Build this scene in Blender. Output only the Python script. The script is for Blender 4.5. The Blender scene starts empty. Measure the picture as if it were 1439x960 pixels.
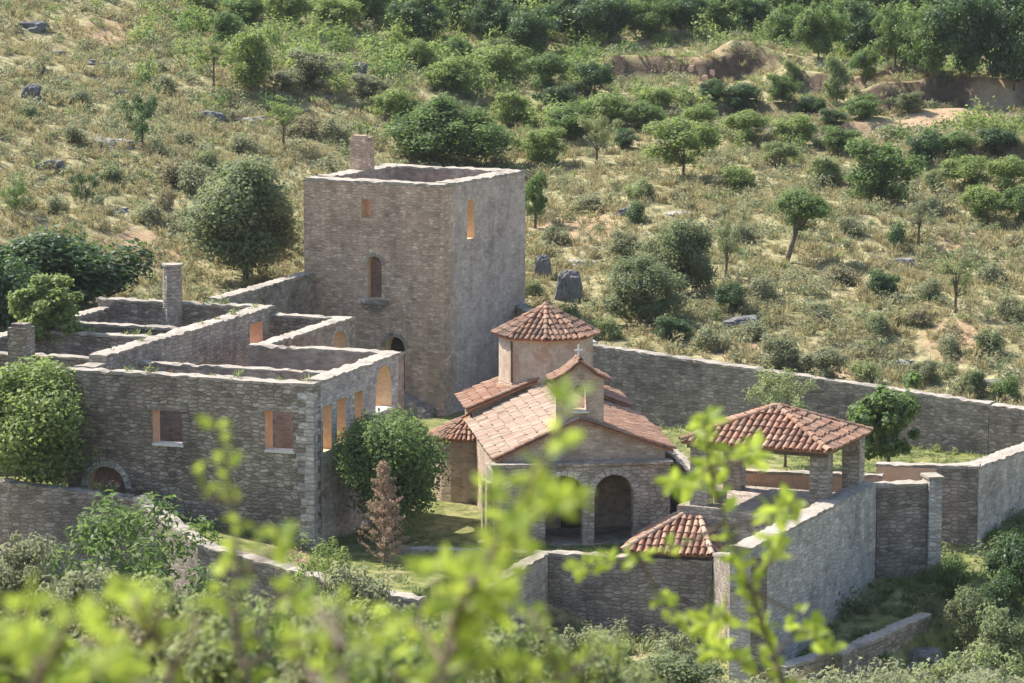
import bpy, math, random
import numpy as np
from mathutils import Vector, Matrix, Quaternion

R = math.radians
scene = bpy.context.scene
col = scene.collection
rng = np.random.default_rng(7)
random.seed(7)

# ------------------------------------------------------------------ camera model (used to measure the photograph)
F = 5060.; PITCH = R(8.1); CX, CY = 719.5, 480.; CZ = 26.7
def ray(px, py):
    x = (px-CX)/F; y = -(py-CY)/F
    c, s = math.cos(PITCH), math.sin(PITCH)
    return (x, c+y*s, -s+y*c)
def P(px, py, z):
    d = ray(px, py); t = (z-CZ)/d[2]
    return Vector((d[0]*t, d[1]*t, z))
def PY(px, py, Y):
    d = ray(px, py); t = Y/d[1]
    return Vector((d[0]*t, Y, CZ+d[2]*t))
def proj(p):
    x, y, z = p[0], p[1], p[2]-CZ
    c, s = math.cos(PITCH), math.sin(PITCH)
    dep = y*c-z*s; up = y*s+z*c
    return (CX+F*x/dep, CY-F*up/dep, dep)

# ------------------------------------------------------------------ node helpers
def lin(c):
    return tuple(((v/12.92) if v <= .04045 else ((v+.055)/1.055)**2.4) for v in c)
class NT:
    def __init__(s, name):
        s.m = bpy.data.materials.new(name); s.m.use_nodes = True
        s.t = s.m.node_tree; s.n = s.t.nodes; s.n.clear()
        s.out = s.n.new('ShaderNodeOutputMaterial')
    def new(s, typ, **kw):
        n = s.n.new(typ)
        for k, v in kw.items():
            if k.startswith('i_'):
                n.inputs[int(k[2:])].default_value = v
            else: setattr(n, k, v)
        return n
    def link(s, a, b): s.t.links.new(a, b)
    def val(s, sock, v):
        if hasattr(v, 'is_linked') or isinstance(v, bpy.types.NodeSocket): s.link(v, sock)
        else: sock.default_value = v
    def math(s, op, a, b=0., clamp=False):
        n = s.new('ShaderNodeMath', operation=op, use_clamp=clamp)
        s.val(n.inputs[0], a); s.val(n.inputs[1], b); return n.outputs[0]
    def mix(s, f, a, b, blend='MIX'):
        n = s.new('ShaderNodeMix', data_type='RGBA', blend_type=blend)
        s.val(n.inputs[0], f)
        for sock, v in ((n.inputs[6], a), (n.inputs[7], b)):
            if isinstance(v, tuple): sock.default_value = (*v[:3], 1)
            else: s.link(v, sock)
        return n.outputs[2]
    def noise(s, vec, scale, detail=3., rough=.55, dist=0.):
        n = s.new('ShaderNodeTexNoise'); n.inputs['Scale'].default_value = scale
        n.inputs['Detail'].default_value = detail; n.inputs['Roughness'].default_value = rough
        n.inputs['Distortion'].default_value = dist
        if vec is not None: s.link(vec, n.inputs['Vector'])
        return n
    def ramp(s, fac, stops, interp='LINEAR'):
        n = s.new('ShaderNodeValToRGB'); cr = n.color_ramp; cr.interpolation = interp
        while len(cr.elements) < len(stops): cr.elements.new(.5)
        for e, (p, c) in zip(cr.elements, stops):
            e.position = p; e.color = (*c[:3], 1) if isinstance(c, tuple) else (c, c, c, 1)
        s.val(n.inputs[0], fac); return n.outputs[0]
    def bsdf(s, color, rough=.9, normal=None, spec=.2):
        b = s.new('ShaderNodeBsdfPrincipled')
        s.val(b.inputs['Base Color'], (*color, 1) if isinstance(color, tuple) else color)
        s.val(b.inputs['Roughness'], rough); b.inputs['Specular IOR Level'].default_value = spec
        if normal is not None: s.link(normal, b.inputs['Normal'])
        return b
    def bump(s, h, strength, dist):
        n = s.new('ShaderNodeBump'); n.inputs['Strength'].default_value = strength
        n.inputs['Distance'].default_value = dist; s.link(h, n.inputs['Height']); return n.outputs[0]
    def done(s, shader):
        s.link(shader, s.out.inputs[0]); return s.m

def stone_mat(name, tones, mortar, sx=2.6, sy=5.2, mort_w=.07, stain=(.45, .8), stain_tint=(.7, .7, .72), bump=.8, patch=None):
    """coursed rubble in metres of wall UV"""
    t = NT(name)
    uv = t.new('ShaderNodeTexCoord').outputs['UV']
    geo = t.new('ShaderNodeNewGeometry').outputs['Position']
    dn = t.noise(uv, 1.7, 2).outputs['Color']
    off = t.new('ShaderNodeVectorMath', operation='SCALE'); t.link(dn, off.inputs[0]); off.inputs['Scale'].default_value = .16
    add = t.new('ShaderNodeVectorMath', operation='ADD'); t.link(uv, add.inputs[0]); t.link(off.outputs[0], add.inputs[1])
    mp = t.new('ShaderNodeMapping'); mp.inputs['Scale'].default_value = (sx, sy, 1); t.link(add.outputs[0], mp.inputs[0])
    v1 = t.new('ShaderNodeTexVoronoi', voronoi_dimensions='2D', feature='F1'); v1.inputs['Scale'].default_value = 1.; v1.inputs['Randomness'].default_value = .78
    v2 = t.new('ShaderNodeTexVoronoi', voronoi_dimensions='2D', feature='DISTANCE_TO_EDGE'); v2.inputs['Scale'].default_value = 1.; v2.inputs['Randomness'].default_value = .78
    for v in (v1, v2): t.link(mp.outputs[0], v.inputs['Vector'])
    sep = t.new('ShaderNodeSeparateColor'); t.link(v1.outputs['Color'], sep.inputs[0])
    n = len(tones)
    stone = t.ramp(sep.outputs[0], [(i/(n-1), c) for i, c in enumerate(tones)])
    fine = t.noise(uv, 14., 5, .7).outputs['Fac']
    stone = t.mix(1., stone, t.ramp(fine, [(.25, .68), (.75, 1.27)]), 'MULTIPLY')
    edge = t.ramp(v2.outputs['Distance'], [(mort_w*.2, 0.), (mort_w*2.6, 1.)])
    c = t.mix(edge, mortar, stone)
    big = t.noise(geo, .42, 5, .62).outputs['Fac']
    c = t.mix(t.ramp(big, [(stain[0], 0.), (stain[1], 1.)]), c, t.mix(1., c, stain_tint, 'MULTIPLY'))
    mid = t.noise(geo, 1.6, 4, .6).outputs['Fac']
    c = t.mix(1., c, t.ramp(mid, [(.3, .78), (.7, 1.16)]), 'MULTIPLY')
    sm = t.new('ShaderNodeMapping'); sm.inputs['Scale'].default_value = (1.3, .3, 1); t.link(uv, sm.inputs[0])
    sn = t.noise(sm.outputs[0], 1., 4, .65).outputs['Fac']
    c = t.mix(1., c, t.ramp(sn, [(.34, .84), (.5, 1.), (.68, 1.06)]), 'MULTIPLY')
    if patch:
        pn = t.noise(geo, .33, 3, .5).outputs['Fac']
        c = t.mix(t.ramp(pn, [(patch[1], 0.), (patch[1]+.12, .8)]), c, patch[0])
    h = t.math('ADD', edge, t.math('MULTIPLY', fine, .5)); h = t.math('ADD', h, t.math('MULTIPLY', sep.outputs[1], .5))
    return t.done(t.bsdf(c, .93, t.bump(h, bump*.95, .05)).outputs[0])

def plain_mat(name, a, b, scale=1.5, rough=.92, bump=.35, bscale=9., coord='pos', c3=None):
    t = NT(name)
    geo = t.new('ShaderNodeNewGeometry').outputs['Position']
    n1 = t.noise(geo, scale, 5, .65).outputs['Fac']; n2 = t.noise(geo, bscale, 4, .7).outputs['Fac']
    c = t.mix(t.ramp(n1, [(.35, 0.), (.66, 1.)]), a, b)
    if c3: c = t.mix(t.ramp(t.noise(geo, scale*.6, 3, .6, 1.).outputs['Fac'], [(.52, 0.), (.66, .8)]), c, c3)
    c = t.mix(1., c, t.ramp(n2, [(.2, .7), (.8, 1.22)]), 'MULTIPLY')
    return t.done(t.bsdf(c, rough, t.bump(n2, bump, .04)).outputs[0])

def tile_mat(name, tones, lichen):
    t = NT(name)
    at = t.new('ShaderNodeAttribute', attribute_name='tint').outputs['Fac']
    geo = t.new('ShaderNodeNewGeometry').outputs['Position']
    n = len(tones); c = t.ramp(at, [(i/(n-1), x) for i, x in enumerate(tones)])
    big = t.noise(geo, 1.1, 4, .65).outputs['Fac']
    c = t.mix(t.ramp(big, [(.47, 0.), (.68, .75)]), c, lichen)
    f = t.noise(geo, 16., 4, .7).outputs['Fac']
    c = t.mix(1., c, t.ramp(f, [(.2, .65), (.8, 1.25)]), 'MULTIPLY')
    return t.done(t.bsdf(c, .85, t.bump(f, .3, .02)).outputs[0])

def leaf_mat(name, dark, light, trans, tf=.4, rough=.55, spec=.25):
    t = NT(name)
    at = t.new('ShaderNodeAttribute', attribute_name='tint').outputs['Fac']
    oi = t.new('ShaderNodeObjectInfo').outputs['Random']
    f = t.math('ADD', t.math('MULTIPLY', at, .8), t.math('MULTIPLY', oi, .2))
    c = t.mix(f, dark, light)
    b = t.bsdf(c, rough, None, spec)
    tr = t.new('ShaderNodeBsdfTranslucent'); t.link(t.mix(.7, c, trans), tr.inputs[0])
    mx = t.new('ShaderNodeMixShader'); mx.inputs[0].default_value = tf
    t.link(b.outputs[0], mx.inputs[1]); t.link(tr.outputs[0], mx.inputs[2])
    return t.done(mx.outputs[0])

M = {}
M['tower'] = stone_mat('tower_rubble', [(0.406, 0.279, 0.198), (0.636, 0.456, 0.331), (0.511, 0.362, 0.265), (0.741, 0.549, 0.411), (0.448, 0.316, 0.229), (0.595, 0.409, 0.291)], (0.526, 0.397, 0.312), 3.5, 8., .05, (.5, .75), (.75, .76, .8))
M['tower_side'] = stone_mat('tower_side_rubble', [(0.427, 0.334, 0.286), (0.594, 0.477, 0.415), (0.511, 0.403, 0.348), (0.665, 0.541, 0.471), (0.475, 0.371, 0.323)], (0.538, 0.456, 0.424), 3.4, 8., .05, (.5, .75), (.8, .79, .82), .7)
M['house'] = stone_mat('house_rubble', [(0.19, 0.159, 0.131), (0.403, 0.345, 0.284), (0.28, 0.233, 0.189), (0.515, 0.445, 0.373), (0.336, 0.276, 0.226), (0.224, 0.185, 0.152)], (0.347, 0.292, 0.242), 3.1, 7., .05, (.42, .62), (.58, .57, .57), 1.)
M['house_in'] = stone_mat('house_inner_plaster', [(0.33, 0.265, 0.215), (0.46, 0.375, 0.31), (0.28, 0.215, 0.175), (0.4, 0.32, 0.265)], (0.41, 0.335, 0.28), 3.2, 7., .06, (.45, .7), (.72, .62, .58), .5)
M['church'] = stone_mat('church_stone', [(0.36, 0.27, 0.205), (0.53, 0.415, 0.325), (0.435, 0.335, 0.26), (0.604, 0.48, 0.385)], (0.509, 0.4, 0.315), 3.2, 7.4, .05, (.5, .72), (.7, .68, .67), .6)
M['church_dark'] = stone_mat('porch_stone', [(0.27, 0.23, 0.19), (0.475, 0.408, 0.345), (0.367, 0.311, 0.26), (0.562, 0.49, 0.42), (0.313, 0.265, 0.22)], (0.432, 0.367, 0.31), 3.1, 6.8, .05, (.45, .65), (.6, .6, .62), .9)
M['wall'] = stone_mat('boundary_rubble', [(0.191, 0.16, 0.135), (0.382, 0.325, 0.28), (0.276, 0.23, 0.195), (0.456, 0.395, 0.345), (0.233, 0.195, 0.165)], (0.329, 0.28, 0.24), 3.1, 6.8, .05, (.45, .68), (.6, .6, .62), .9)
M['wall_pale'] = stone_mat('boundary_rubble_pale', [(0.335, 0.302, 0.273), (0.562, 0.51, 0.467), (0.443, 0.395, 0.357), (0.648, 0.593, 0.551), (0.389, 0.348, 0.315)], (0.529, 0.478, 0.436), 3.1, 6.8, .05, (.5, .75), (.66, .66, .68), .8)
M['plaster_pink'] = plain_mat('drum_plaster', (.40,.31,.235), (.55,.46,.37), 1.3, .9, .6, 8., c3=(.40,.25,.175))
M['coping'] = plain_mat('lime_coping', (.30,.265,.225), (.40,.355,.305), 1.6, .95, .8, 7., c3=(.20,.185,.155))
M['bounce_ochre'] = plain_mat('bounce_ochre_reveal', (.62,.42,.25), (.70,.51,.33), 2.5, .9, .3, 12.)  # warm bounce light on the opening jambs, put into their colour
M['terracotta'] = plain_mat('terracotta_render', (.56,.35,.24), (.64,.43,.31), 1.8, .9, .3, 12.)
M['brick_fill'] = stone_mat('brick_infill', [(.23,.12,.09), (.33,.19,.14), (.27,.15,.115)], (.28,.2,.165), 4.5, 12., .08, (.5, .8), (.7,.65,.65), .6)
M['dark'] = plain_mat('dark_interior', (.035,.03,.028), (.05,.045,.04), 2., .95, .2)  # near-black colour standing for the unlit inside of doorways
M['sill'] = plain_mat('pale_sill', (.58,.53,.48), (.66,.62,.57), 3., .9, .3)
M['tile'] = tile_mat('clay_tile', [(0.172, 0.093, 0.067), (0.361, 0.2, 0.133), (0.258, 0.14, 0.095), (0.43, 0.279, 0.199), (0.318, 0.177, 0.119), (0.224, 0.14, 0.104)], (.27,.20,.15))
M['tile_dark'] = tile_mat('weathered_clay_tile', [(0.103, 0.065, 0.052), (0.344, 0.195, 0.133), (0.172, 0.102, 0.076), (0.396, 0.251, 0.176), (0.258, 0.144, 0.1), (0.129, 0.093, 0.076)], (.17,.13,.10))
M['tile_pale'] = tile_mat('pale_clay_tile', [(0.267, 0.177, 0.128), (0.447, 0.335, 0.257), (0.344, 0.233, 0.171), (0.49, 0.4, 0.314), (0.396, 0.27, 0.199), (0.31, 0.242, 0.19)], (.40,.32,.25))  # paler tile tones, for the nave's left slope and the gatehouse hips
M['tile_bed'] = plain_mat('tile_bed', (.24,.11,.07), (.33,.17,.11), 3., .9, .4)
M['bark'] = plain_mat('bark', (.10,.075,.055), (.17,.135,.105), 5., .95, .6, 22.)
M['bark_dead'] = plain_mat('dead_wood', (.2,.135,.1), (.27,.19,.145), 5., .95, .6, 22.)
M['rock'] = plain_mat('limestone', (.11,.11,.115), (.24,.235,.235), 1.6, .95, 1.6, 6., c3=(.07,.07,.075))
M['rock_pale'] = plain_mat('pale_limestone', (.24,.235,.23), (.42,.41,.39), 1.6, .95, 1.6, 6., c3=(.13,.13,.135))
M['metal'] = plain_mat('pale_metal', (.6,.58,.56), (.7,.68,.66), 3., .6, .1)
M['leaf_olive'] = leaf_mat('olive_leaf', (.105,.135,.07), (.23,.27,.15), (.28,.33,.13), .45)
M['leaf_grey'] = leaf_mat('grey_green_leaf', (.16,.175,.105), (.31,.325,.205), (.34,.36,.18), .46)
M['leaf_dark'] = leaf_mat('dark_leaf', (.034,.06,.034), (.095,.15,.065), (.14,.26,.06), .36, .5, .35)
M['leaf_mid'] = leaf_mat('mid_leaf', (.075,.115,.045), (.165,.23,.085), (.22,.35,.08), .42)
M['leaf_bright'] = leaf_mat('bright_leaf', (.125,.17,.055), (.26,.325,.125), (.35,.46,.11), .45)
M['leaf_fresh'] = leaf_mat('fresh_shoot_leaf', (.10,.17,.02), (.36,.44,.08), (.52,.63,.09), .52, .5, .3)
M['leaf_pale'] = leaf_mat('pale_leaf', (.15,.19,.08), (.29,.335,.17), (.38,.44,.16), .42)
M['leaf_straw'] = leaf_mat('dry_straw', (.27,.235,.125), (.47,.42,.245), (.43,.38,.19), .35, .8, .1)
M['leaf_tan'] = leaf_mat('dry_scrub', (.20,.185,.11), (.35,.32,.205), (.33,.28,.15), .3, .8, .1)
M['leaf_dead'] = leaf_mat('dead_needles', (.34,.235,.175), (.52,.39,.30), (.45,.33,.22), .3, .8, .1)
M['petal'] = leaf_mat('pink_petal', (.52,.22,.22), (.7,.4,.36), (.7,.35,.3), .3, .7, .1)

# ------------------------------------------------------------------ mesh builder
class MB:
    def __init__(s): s.v = []; s.f = []; s.m = []; s.t = []
    def quad(s, a, b, c, d, m=0, t=.5):
        i = len(s.v); s.v += [tuple(a), tuple(b), tuple(c), tuple(d)]; s.f.append((i, i+1, i+2, i+3)); s.m.append(m); s.t.append(t)
    def poly(s, pts, m=0, t=.5):
        i = len(s.v); s.v += [tuple(p) for p in pts]; s.f.append(tuple(range(i, i+len(pts)))); s.m.append(m); s.t.append(t)
    def prism(s, bot, top, m=0, t=.5):
        n = len(bot)
        s.poly(list(reversed(bot)), m, t); s.poly(top, m, t)
        for i in range(n):
            j = (i+1) % n; s.quad(bot[i], bot[j], top[j], top[i], m, t)
    def box(s, o, d, n, s0, s1, k0, k1, z0, z1, m=0, t=.5):
        """o xy origin, d along, n across; ranges along s, across k and in z"""
        q = lambda a, b, z: (o[0]+d[0]*a+n[0]*b, o[1]+d[1]*a+n[1]*b, z)
        bot = [q(s0, k0, z0), q(s1, k0, z0), q(s1, k1, z0), q(s0, k1, z0)]
        top = [q(s0, k0, z1), q(s1, k0, z1), q(s1, k1, z1), q(s0, k1, z1)]
        if d[0]*n[1]-d[1]*n[0] < 0: bot.reverse(); top.reverse()
        s.prism(bot, top, m, t)
    def tube(s, pts, rad, seg=6, m=0, t=.5):
        rings = []
        for i, p in enumerate(pts):
            p = Vector(p); a = Vector(pts[max(0, i-1)]); b = Vector(pts[min(len(pts)-1, i+1)])
            d = (b-a).normalized() if (b-a).length > 1e-6 else Vector((0, 0, 1))
            u = d.cross(Vector((.3, .9, .2))).normalized(); w = d.cross(u)
            base = len(s.v)
            for k in range(seg):
                an = 2*math.pi*k/seg; s.v.append(tuple(p+(u*math.cos(an)+w*math.sin(an))*rad[i]))
            rings.append(base)
        for i in range(len(rings)-1):
            for k in range(seg):
                a, b = rings[i]+k, rings[i]+(k+1) % seg
                s.f.append((a, b, rings[i+1]+(k+1) % seg, rings[i+1]+k)); s.m.append(m); s.t.append(t)
    def build(s, name, mats, parent=None, smooth=False):
        me = bpy.data.meshes.new(name); me.from_pydata(s.v, [], s.f)
        mats = mats if isinstance(mats, (list, tuple)) else [mats]
        for x in mats: me.materials.append(M[x] if isinstance(x, str) else x)
        me.polygons.foreach_set('material_index', s.m)
        if smooth: me.polygons.foreach_set('use_smooth', [True]*len(s.f))
        at = me.attributes.new('tint', 'FLOAT', 'FACE'); at.data.foreach_set('value', s.t)
        uvl = me.uv_layers.new(name='UVMap')
        me.update()
        nl = len(me.loops); vi = np.empty(nl, np.int32); me.loops.foreach_get('vertex_index', vi)
        nrm = np.empty(len(me.polygons)*3); me.polygons.foreach_get('normal', nrm); nrm = nrm.reshape(-1, 3)
        lt = np.empty(len(me.polygons), np.int32); me.polygons.foreach_get('loop_total', lt)
        ln = np.repeat(nrm, lt, axis=0); co = np.array(s.v)[vi]
        hor = np.abs(ln[:, 2]) > .75
        tx, ty = -ln[:, 1], ln[:, 0]; L = np.hypot(tx, ty)+1e-9; tx, ty = tx/L, ty/L
        u = np.where(hor, co[:, 0], co[:, 0]*tx+co[:, 1]*ty); w = np.where(hor, co[:, 1], co[:, 2])
        uvl.data.foreach_set('uv', np.stack([u, w], 1).ravel())
        o = bpy.data.objects.new(name, me); col.objects.link(o)
        if parent is not None: put(o, parent)
        return o

def put(o, parent):
    o.parent = parent
    o.matrix_parent_inverse = Matrix.Translation(parent.location).inverted()
    # meshes are authored in world coordinates; keep them there
def tag(o, label, cat, group=None, kind=None):
    if label: o['label'] = label
    if cat: o['category'] = cat
    if group: o['group'] = group
    if kind: o['kind'] = kind
    return o
def thing(name, loc, label, cat, group=None):
    o = bpy.data.objects.new(name, None); col.objects.link(o); o.location = loc; o.empty_display_size = .3
    return tag(o, label, cat, group, 'thing')

class Fr:
    def __init__(s, o, a):
        L = math.hypot(*a); s.o = (o[0], o[1]); s.a = (a[0]/L, a[1]/L); s.b = (-s.a[1], s.a[0])
    def p(s, u, v, z=0.): return Vector((s.o[0]+s.a[0]*u+s.b[0]*v, s.o[1]+s.a[1]*u+s.b[1]*v, z))
    def uv(s, p): x, y = p[0]-s.o[0], p[1]-s.o[1]; return (x*s.a[0]+y*s.a[1], x*s.b[0]+y*s.b[1])

def wall(mb, fr, axis, face, inward, s0, s1, zb, zt, th, ops=(), m_out=0, m_in=1, m_jamb=2, jit=.03, step=.55, zt2=None):
    """straight wall with real openings. axis 'u': runs along u with its outer face at v=face, body towards inward(+1/-1).
    ops: (a, b, z0, z1, arched)"""
    if axis == 'u': q = lambda s, k, z: fr.p(s, face+inward*k, z)
    else: q = lambda s, k, z: fr.p(face+inward*k, s, z)
    br = {round(s0, 4), round(s1, 4)}
    n = max(1, int((s1-s0)/step))
    for i in range(1, n): br.add(round(s0+(s1-s0)*i/n, 4))
    for a, b, z0, z1, ar in ops:
        k = 9 if ar else 1
        for i in range(k+1): br.add(round(a+(b-a)*i/k, 4))
    br = sorted(br)
    cl = [br[0]]
    for x in br[1:]:
        if x-cl[-1] > .012: cl.append(x)
    br = cl
    zt2 = zt if zt2 is None else zt2
    tz = {x: zt+(zt2-zt)*(x-s0)/(s1-s0)+random.uniform(-jit, jit) for x in br}
    def optop(o, x):
        a, b, z0, z1, ar = o
        if not ar: return z1
        r = (b-a)/2; c = (a+b)/2; return z1-r+math.sqrt(max(0., r*r-(x-c)**2))
    flip = (axis == 'u') == (inward > 0)
    def Q(a, b, c, d, m):
        if flip: mb.quad(a, b, c, d, m)
        else: mb.quad(d, c, b, a, m)
    for x, y in zip(br[:-1], br[1:]):
        mid = (x+y)/2
        cuts = sorted([o for o in ops if o[0] < mid < o[1]], key=lambda o: o[2])
        lo = (zb, zb); segs = []
        for o in cuts:
            segs.append((lo, (o[2], o[2]))); lo = (optop(o, x), optop(o, y))
            t0, t1 = lo
            Q(q(x, 0, o[2]), q(y, 0, o[2]), q(y, th, o[2]), q(x, th, o[2]), m_jamb)     # sill
            Q(q(x, th, t0), q(y, th, t1), q(y, 0, t1), q(x, 0, t0), m_jamb)             # soffit
        segs.append((lo, (tz[x], tz[y])))
        for (a0, a1), (b0, b1) in segs:
            if max(b0-a0, b1-a1) < 1e-4: continue
            Q(q(x, 0, a0), q(y, 0, a1), q(y, 0, b1), q(x, 0, b0), m_out)
            Q(q(y, th, a1), q(x, th, a0), q(x, th, b0), q(y, th, b1), m_in)
        Q(q(x, 0, tz[x]), q(y, 0, tz[y]), q(y, th, tz[y]), q(x, th, tz[x]), m_out)
    for o in ops:
        a, b, z0, z1, ar = o
        za, zz = optop(o, a), optop(o, b)
        Q(q(a, 0, z0), q(a, th, z0), q(a, th, za), q(a, 0, za), m_jamb)
        Q(q(b, th, z0), q(b, 0, z0), q(b, 0, zz), q(b, th, zz), m_jamb)
    Q(q(s0, th, zb), q(s0, 0, zb), q(s0, 0, tz[br[0]]), q(s0, th, tz[br[0]]), m_out)
    Q(q(s1, 0, zb), q(s1, th, zb), q(s1, th, tz[br[-1]]), q(s1, 0, tz[br[-1]]), m_out)

def coping(mb, fr, axis, face, inward, s0, s1, z, th, h=.06, over=.015, jit=.035, step=.24, z2=None):
    if axis == 'u': q = lambda s, k, zz: fr.p(s, face+inward*k, zz)
    else: q = lambda s, k, zz: fr.p(face+inward*k, s, zz)
    n = max(1, int((s1-s0)/step)); z2 = z if z2 is None else z2
    rows = []
    for i in range(n+1):
        s = s0+(s1-s0)*i/n; zz = z+(z2-z)*i/n
        j = lambda: random.uniform(-jit, jit)
        lo_ = -random.uniform(.07, .16) if random.random() < .06 else 0.
        k0, k1 = -over+j(), th+over+j(); a = zz+h+j()+lo_; b = zz+h+j()+lo_*random.uniform(.3, 1.)
        rows.append([q(s, k0, zz-.05), q(s, k0, a), q(s, (k0+k1)/2, (a+b)/2+.03), q(s, k1, b), q(s, k1, zz-.05)])
    flip = (axis == 'u') == (inward > 0)
    for r0, r1 in zip(rows[:-1], rows[1:]):
        for k in range(4):
            a, b, c, d = r0[k], r1[k], r1[k+1], r0[k+1]
            if flip: mb.quad(a, b, c, d)
            else: mb.quad(d, c, b, a)
    mb.poly(rows[0]); mb.poly(list(reversed(rows[-1])))

def arch_ring(mb, fr, axis, face, inward, a, b, spring_z, w=.22, proud=.03, m=0, legs=0.):
    """voussoirs round an arched opening"""
    if axis == 'u': q = lambda s, k, zz: fr.p(s, face-inward*k, zz)
    else: q = lambda s, k, zz: fr.p(face-inward*k, s, zz)
    c = (a+b)/2; r = (b-a)/2; n = 11
    for i in range(n):
        t0, t1 = math.pi*i/n+.02, math.pi*(i+1)/n-.02; ro = r+w*random.uniform(.85, 1.15)
        pts = [(c+math.cos(t)*rr, spring_z+math.sin(t)*rr) for t, rr in ((t0, r+.002), (t0, ro), (t1, ro), (t1, r+.002))]
        pr = proud*random.uniform(.7, 1.3)
        mb.prism([q(s, -.05, z) for s, z in pts], [q(s, pr, z) for s, z in pts], m, random.random())

# ------------------------------------------------------------------ roof tiles
def inside(poly, x, y):
    c = False; n = len(poly); j = n-1
    for i in range(n):
        xi, yi = poly[i]; xj, yj = poly[j]
        if (yi > y) != (yj > y) and x < (xj-xi)*(y-yi)/(yj-yi)+xi: c = not c
        j = i
    return c
def tiles(mb, pts, pitch=.25, row=.40, m=0, lift=.0):
    """barrel tiles over the planar polygon pts; pts[0]->pts[1] is the eave"""
    pts = [Vector(p) for p in pts]
    e = (pts[1]-pts[0]).normalized(); nrm = (pts[1]-pts[0]).cross(pts[2]-pts[0]).normalized()
    if nrm.z < 0: nrm = -nrm
    up = nrm.cross(e)
    if up.z < 0: up = -up
    o = pts[0]; P2 = [((p-o).dot(e), (p-o).dot(up)) for p in pts]
    x0, x1 = min(p[0] for p in P2), max(p[0] for p in P2); y1 = max(p[1] for p in P2)
    nc = max(1, round((x1-x0)/pitch)); pw = (x1-x0)/nc
    nr = int(y1/row)+1
    for i in range(nc):
        cx = x0+(i+.5)*pw; jx = random.uniform(-.012, .012)
        for r in range(nr):
            cy = (r+.5)*row
            if not inside(P2, cx, min(cy, y1-.02)): continue
            r0 = pw*.40*random.uniform(.93, 1.07); r1 = r0*.82
            y0 = r*row-.06+(random.uniform(-.05, .05) if r else random.uniform(-.03, .02)); ye = min((r+1)*row+.03, y1+.02); tv = random.random()
            jj = random.uniform(-.022, .022); lj = random.uniform(0, .03); dy_ = random.uniform(-.05, .05)
            R0 = []; R1 = []
            for k in range(6):
                an = math.pi*k/5
                R0.append(o+e*(cx+jx+jj+math.cos(an)*r0)+up*y0+nrm*(math.sin(an)*r0+.035+lj+lift))
                R1.append(o+e*(cx+jx-jj+math.cos(an)*r1)+up*ye+nrm*(math.sin(an)*r1+.012+lift))
            for k in range(5): mb.quad(R0[k], R0[k+1], R1[k+1], R1[k], m, tv)
def slab(mb, pts, th=.08, m=1, up=.0):
    pts = [Vector(p) for p in pts]
    n = (pts[1]-pts[0]).cross(pts[2]-pts[0]).normalized()
    if n.z < 0: n = -n
    a = [p+n*up for p in pts]; b = [p-n*(th) for p in pts]
    if (pts[1]-pts[0]).cross(pts[2]-pts[0]).z < 0: a.reverse(); b.reverse()
    mb.prism(b, a, m, .5)
def ridge(mb, a, b, r=.13, m=0, step=.38):
    a, b = Vector(a), Vector(b); L = (b-a).length; d = (b-a)/L; n = max(1, int(L/step))
    side = d.cross(Vector((0, 0, 1))).normalized(); upv = side.cross(d).normalized()
    for i in range(n):
        p0 = a+d*(L*i/n-.02); p1 = a+d*(L*(i+1)/n+.03); tv = random.random(); r0 = r*random.uniform(.95, 1.1); r1 = r*.86
        A = []; B = []
        for k in range(7):
            an = math.pi*k/6
            A.append(p0+side*math.cos(an)*r0+upv*(math.sin(an)*r0+.03)); B.append(p1+side*math.cos(an)*r1+upv*(math.sin(an)*r1+.01))
        for k in range(6): mb.quad(A[k], A[k+1], B[k+1], B[k], m, tv)
def roof_face(mb, pts, **kw):
    slab(mb, pts); tiles(mb, pts, **kw)

# ------------------------------------------------------------------ terrain
from mathutils import noise as mnoise
def sstep(x): x = np.clip(x, 0, 1); return x*x*(3-2*x)
class VN:                                    # value noise on a lattice, vectorised
    def __init__(s, seed): s.g = np.random.default_rng(seed).random((256, 256))
    def __call__(s, x, y, sc):
        x = np.asarray(x)/sc+1000; y = np.asarray(y)/sc+1000
        i = np.floor(x).astype(int); j = np.floor(y).astype(int); fx = x-i; fy = y-j
        fx = fx*fx*(3-2*fx); fy = fy*fy*(3-2*fy); g = s.g
        a = g[i % 256, j % 256]; b = g[(i+1) % 256, j % 256]; c = g[i % 256, (j+1) % 256]; d = g[(i+1) % 256, (j+1) % 256]
        return (a*(1-fx)+b*fx)*(1-fy)+(c*(1-fx)+d*fx)*fy
vn1, vn2, vn3 = VN(3), VN(11), VN(23)
TW = Fr((-3.13, 163.23), (.886, -.4637))       # tower frame
BD = Fr((-7.37, 131.92), (.937, -.35))         # ruined house frame
CH = Fr((-.36, 133.35), (.99, .13))            # church frame
PV = Fr((11.48, 128.51), (.91, -.40))          # pavilion frame
COMP = [(7.55, 126.), (7.9, 121.2), (13.3, 132.8), (14.0, 136.95), (17.75, 136.2), (25.3, 150.2), (20.6, 153.25), (3.5, 162.6), (.1, 169.9), (-6.4, 173.2),
        (-9.3, 166.6), (-13.1, 156.7), (-17.2, 157.9), (-21.4, 151.), (-27., 143.), (-25.5, 137.3), (-18.9, 133.35), (-14.1, 133.), (-11.2, 128.6), (-6.5, 125.5), (-3.4, 123.9), (-1.6, 129.), (1.2, 130.75), (4.2, 129.95), (7.25, 129.1)]
def in_comp(x, y):
    x = np.asarray(x, float); y = np.asarray(y, float); c = np.zeros(x.shape, bool); n = len(COMP); j = n-1
    for i in range(n):
        xi, yi = COMP[i]; xj, yj = COMP[j]
        with np.errstate(divide='ignore', invalid='ignore'):
            k = ((yi > y) != (yj > y)) & (x < (xj-xi)*(y-yi)/((yj-yi) if yj != yi else 1e-9)+xi)
        c ^= k; j = i
    return c
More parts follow.
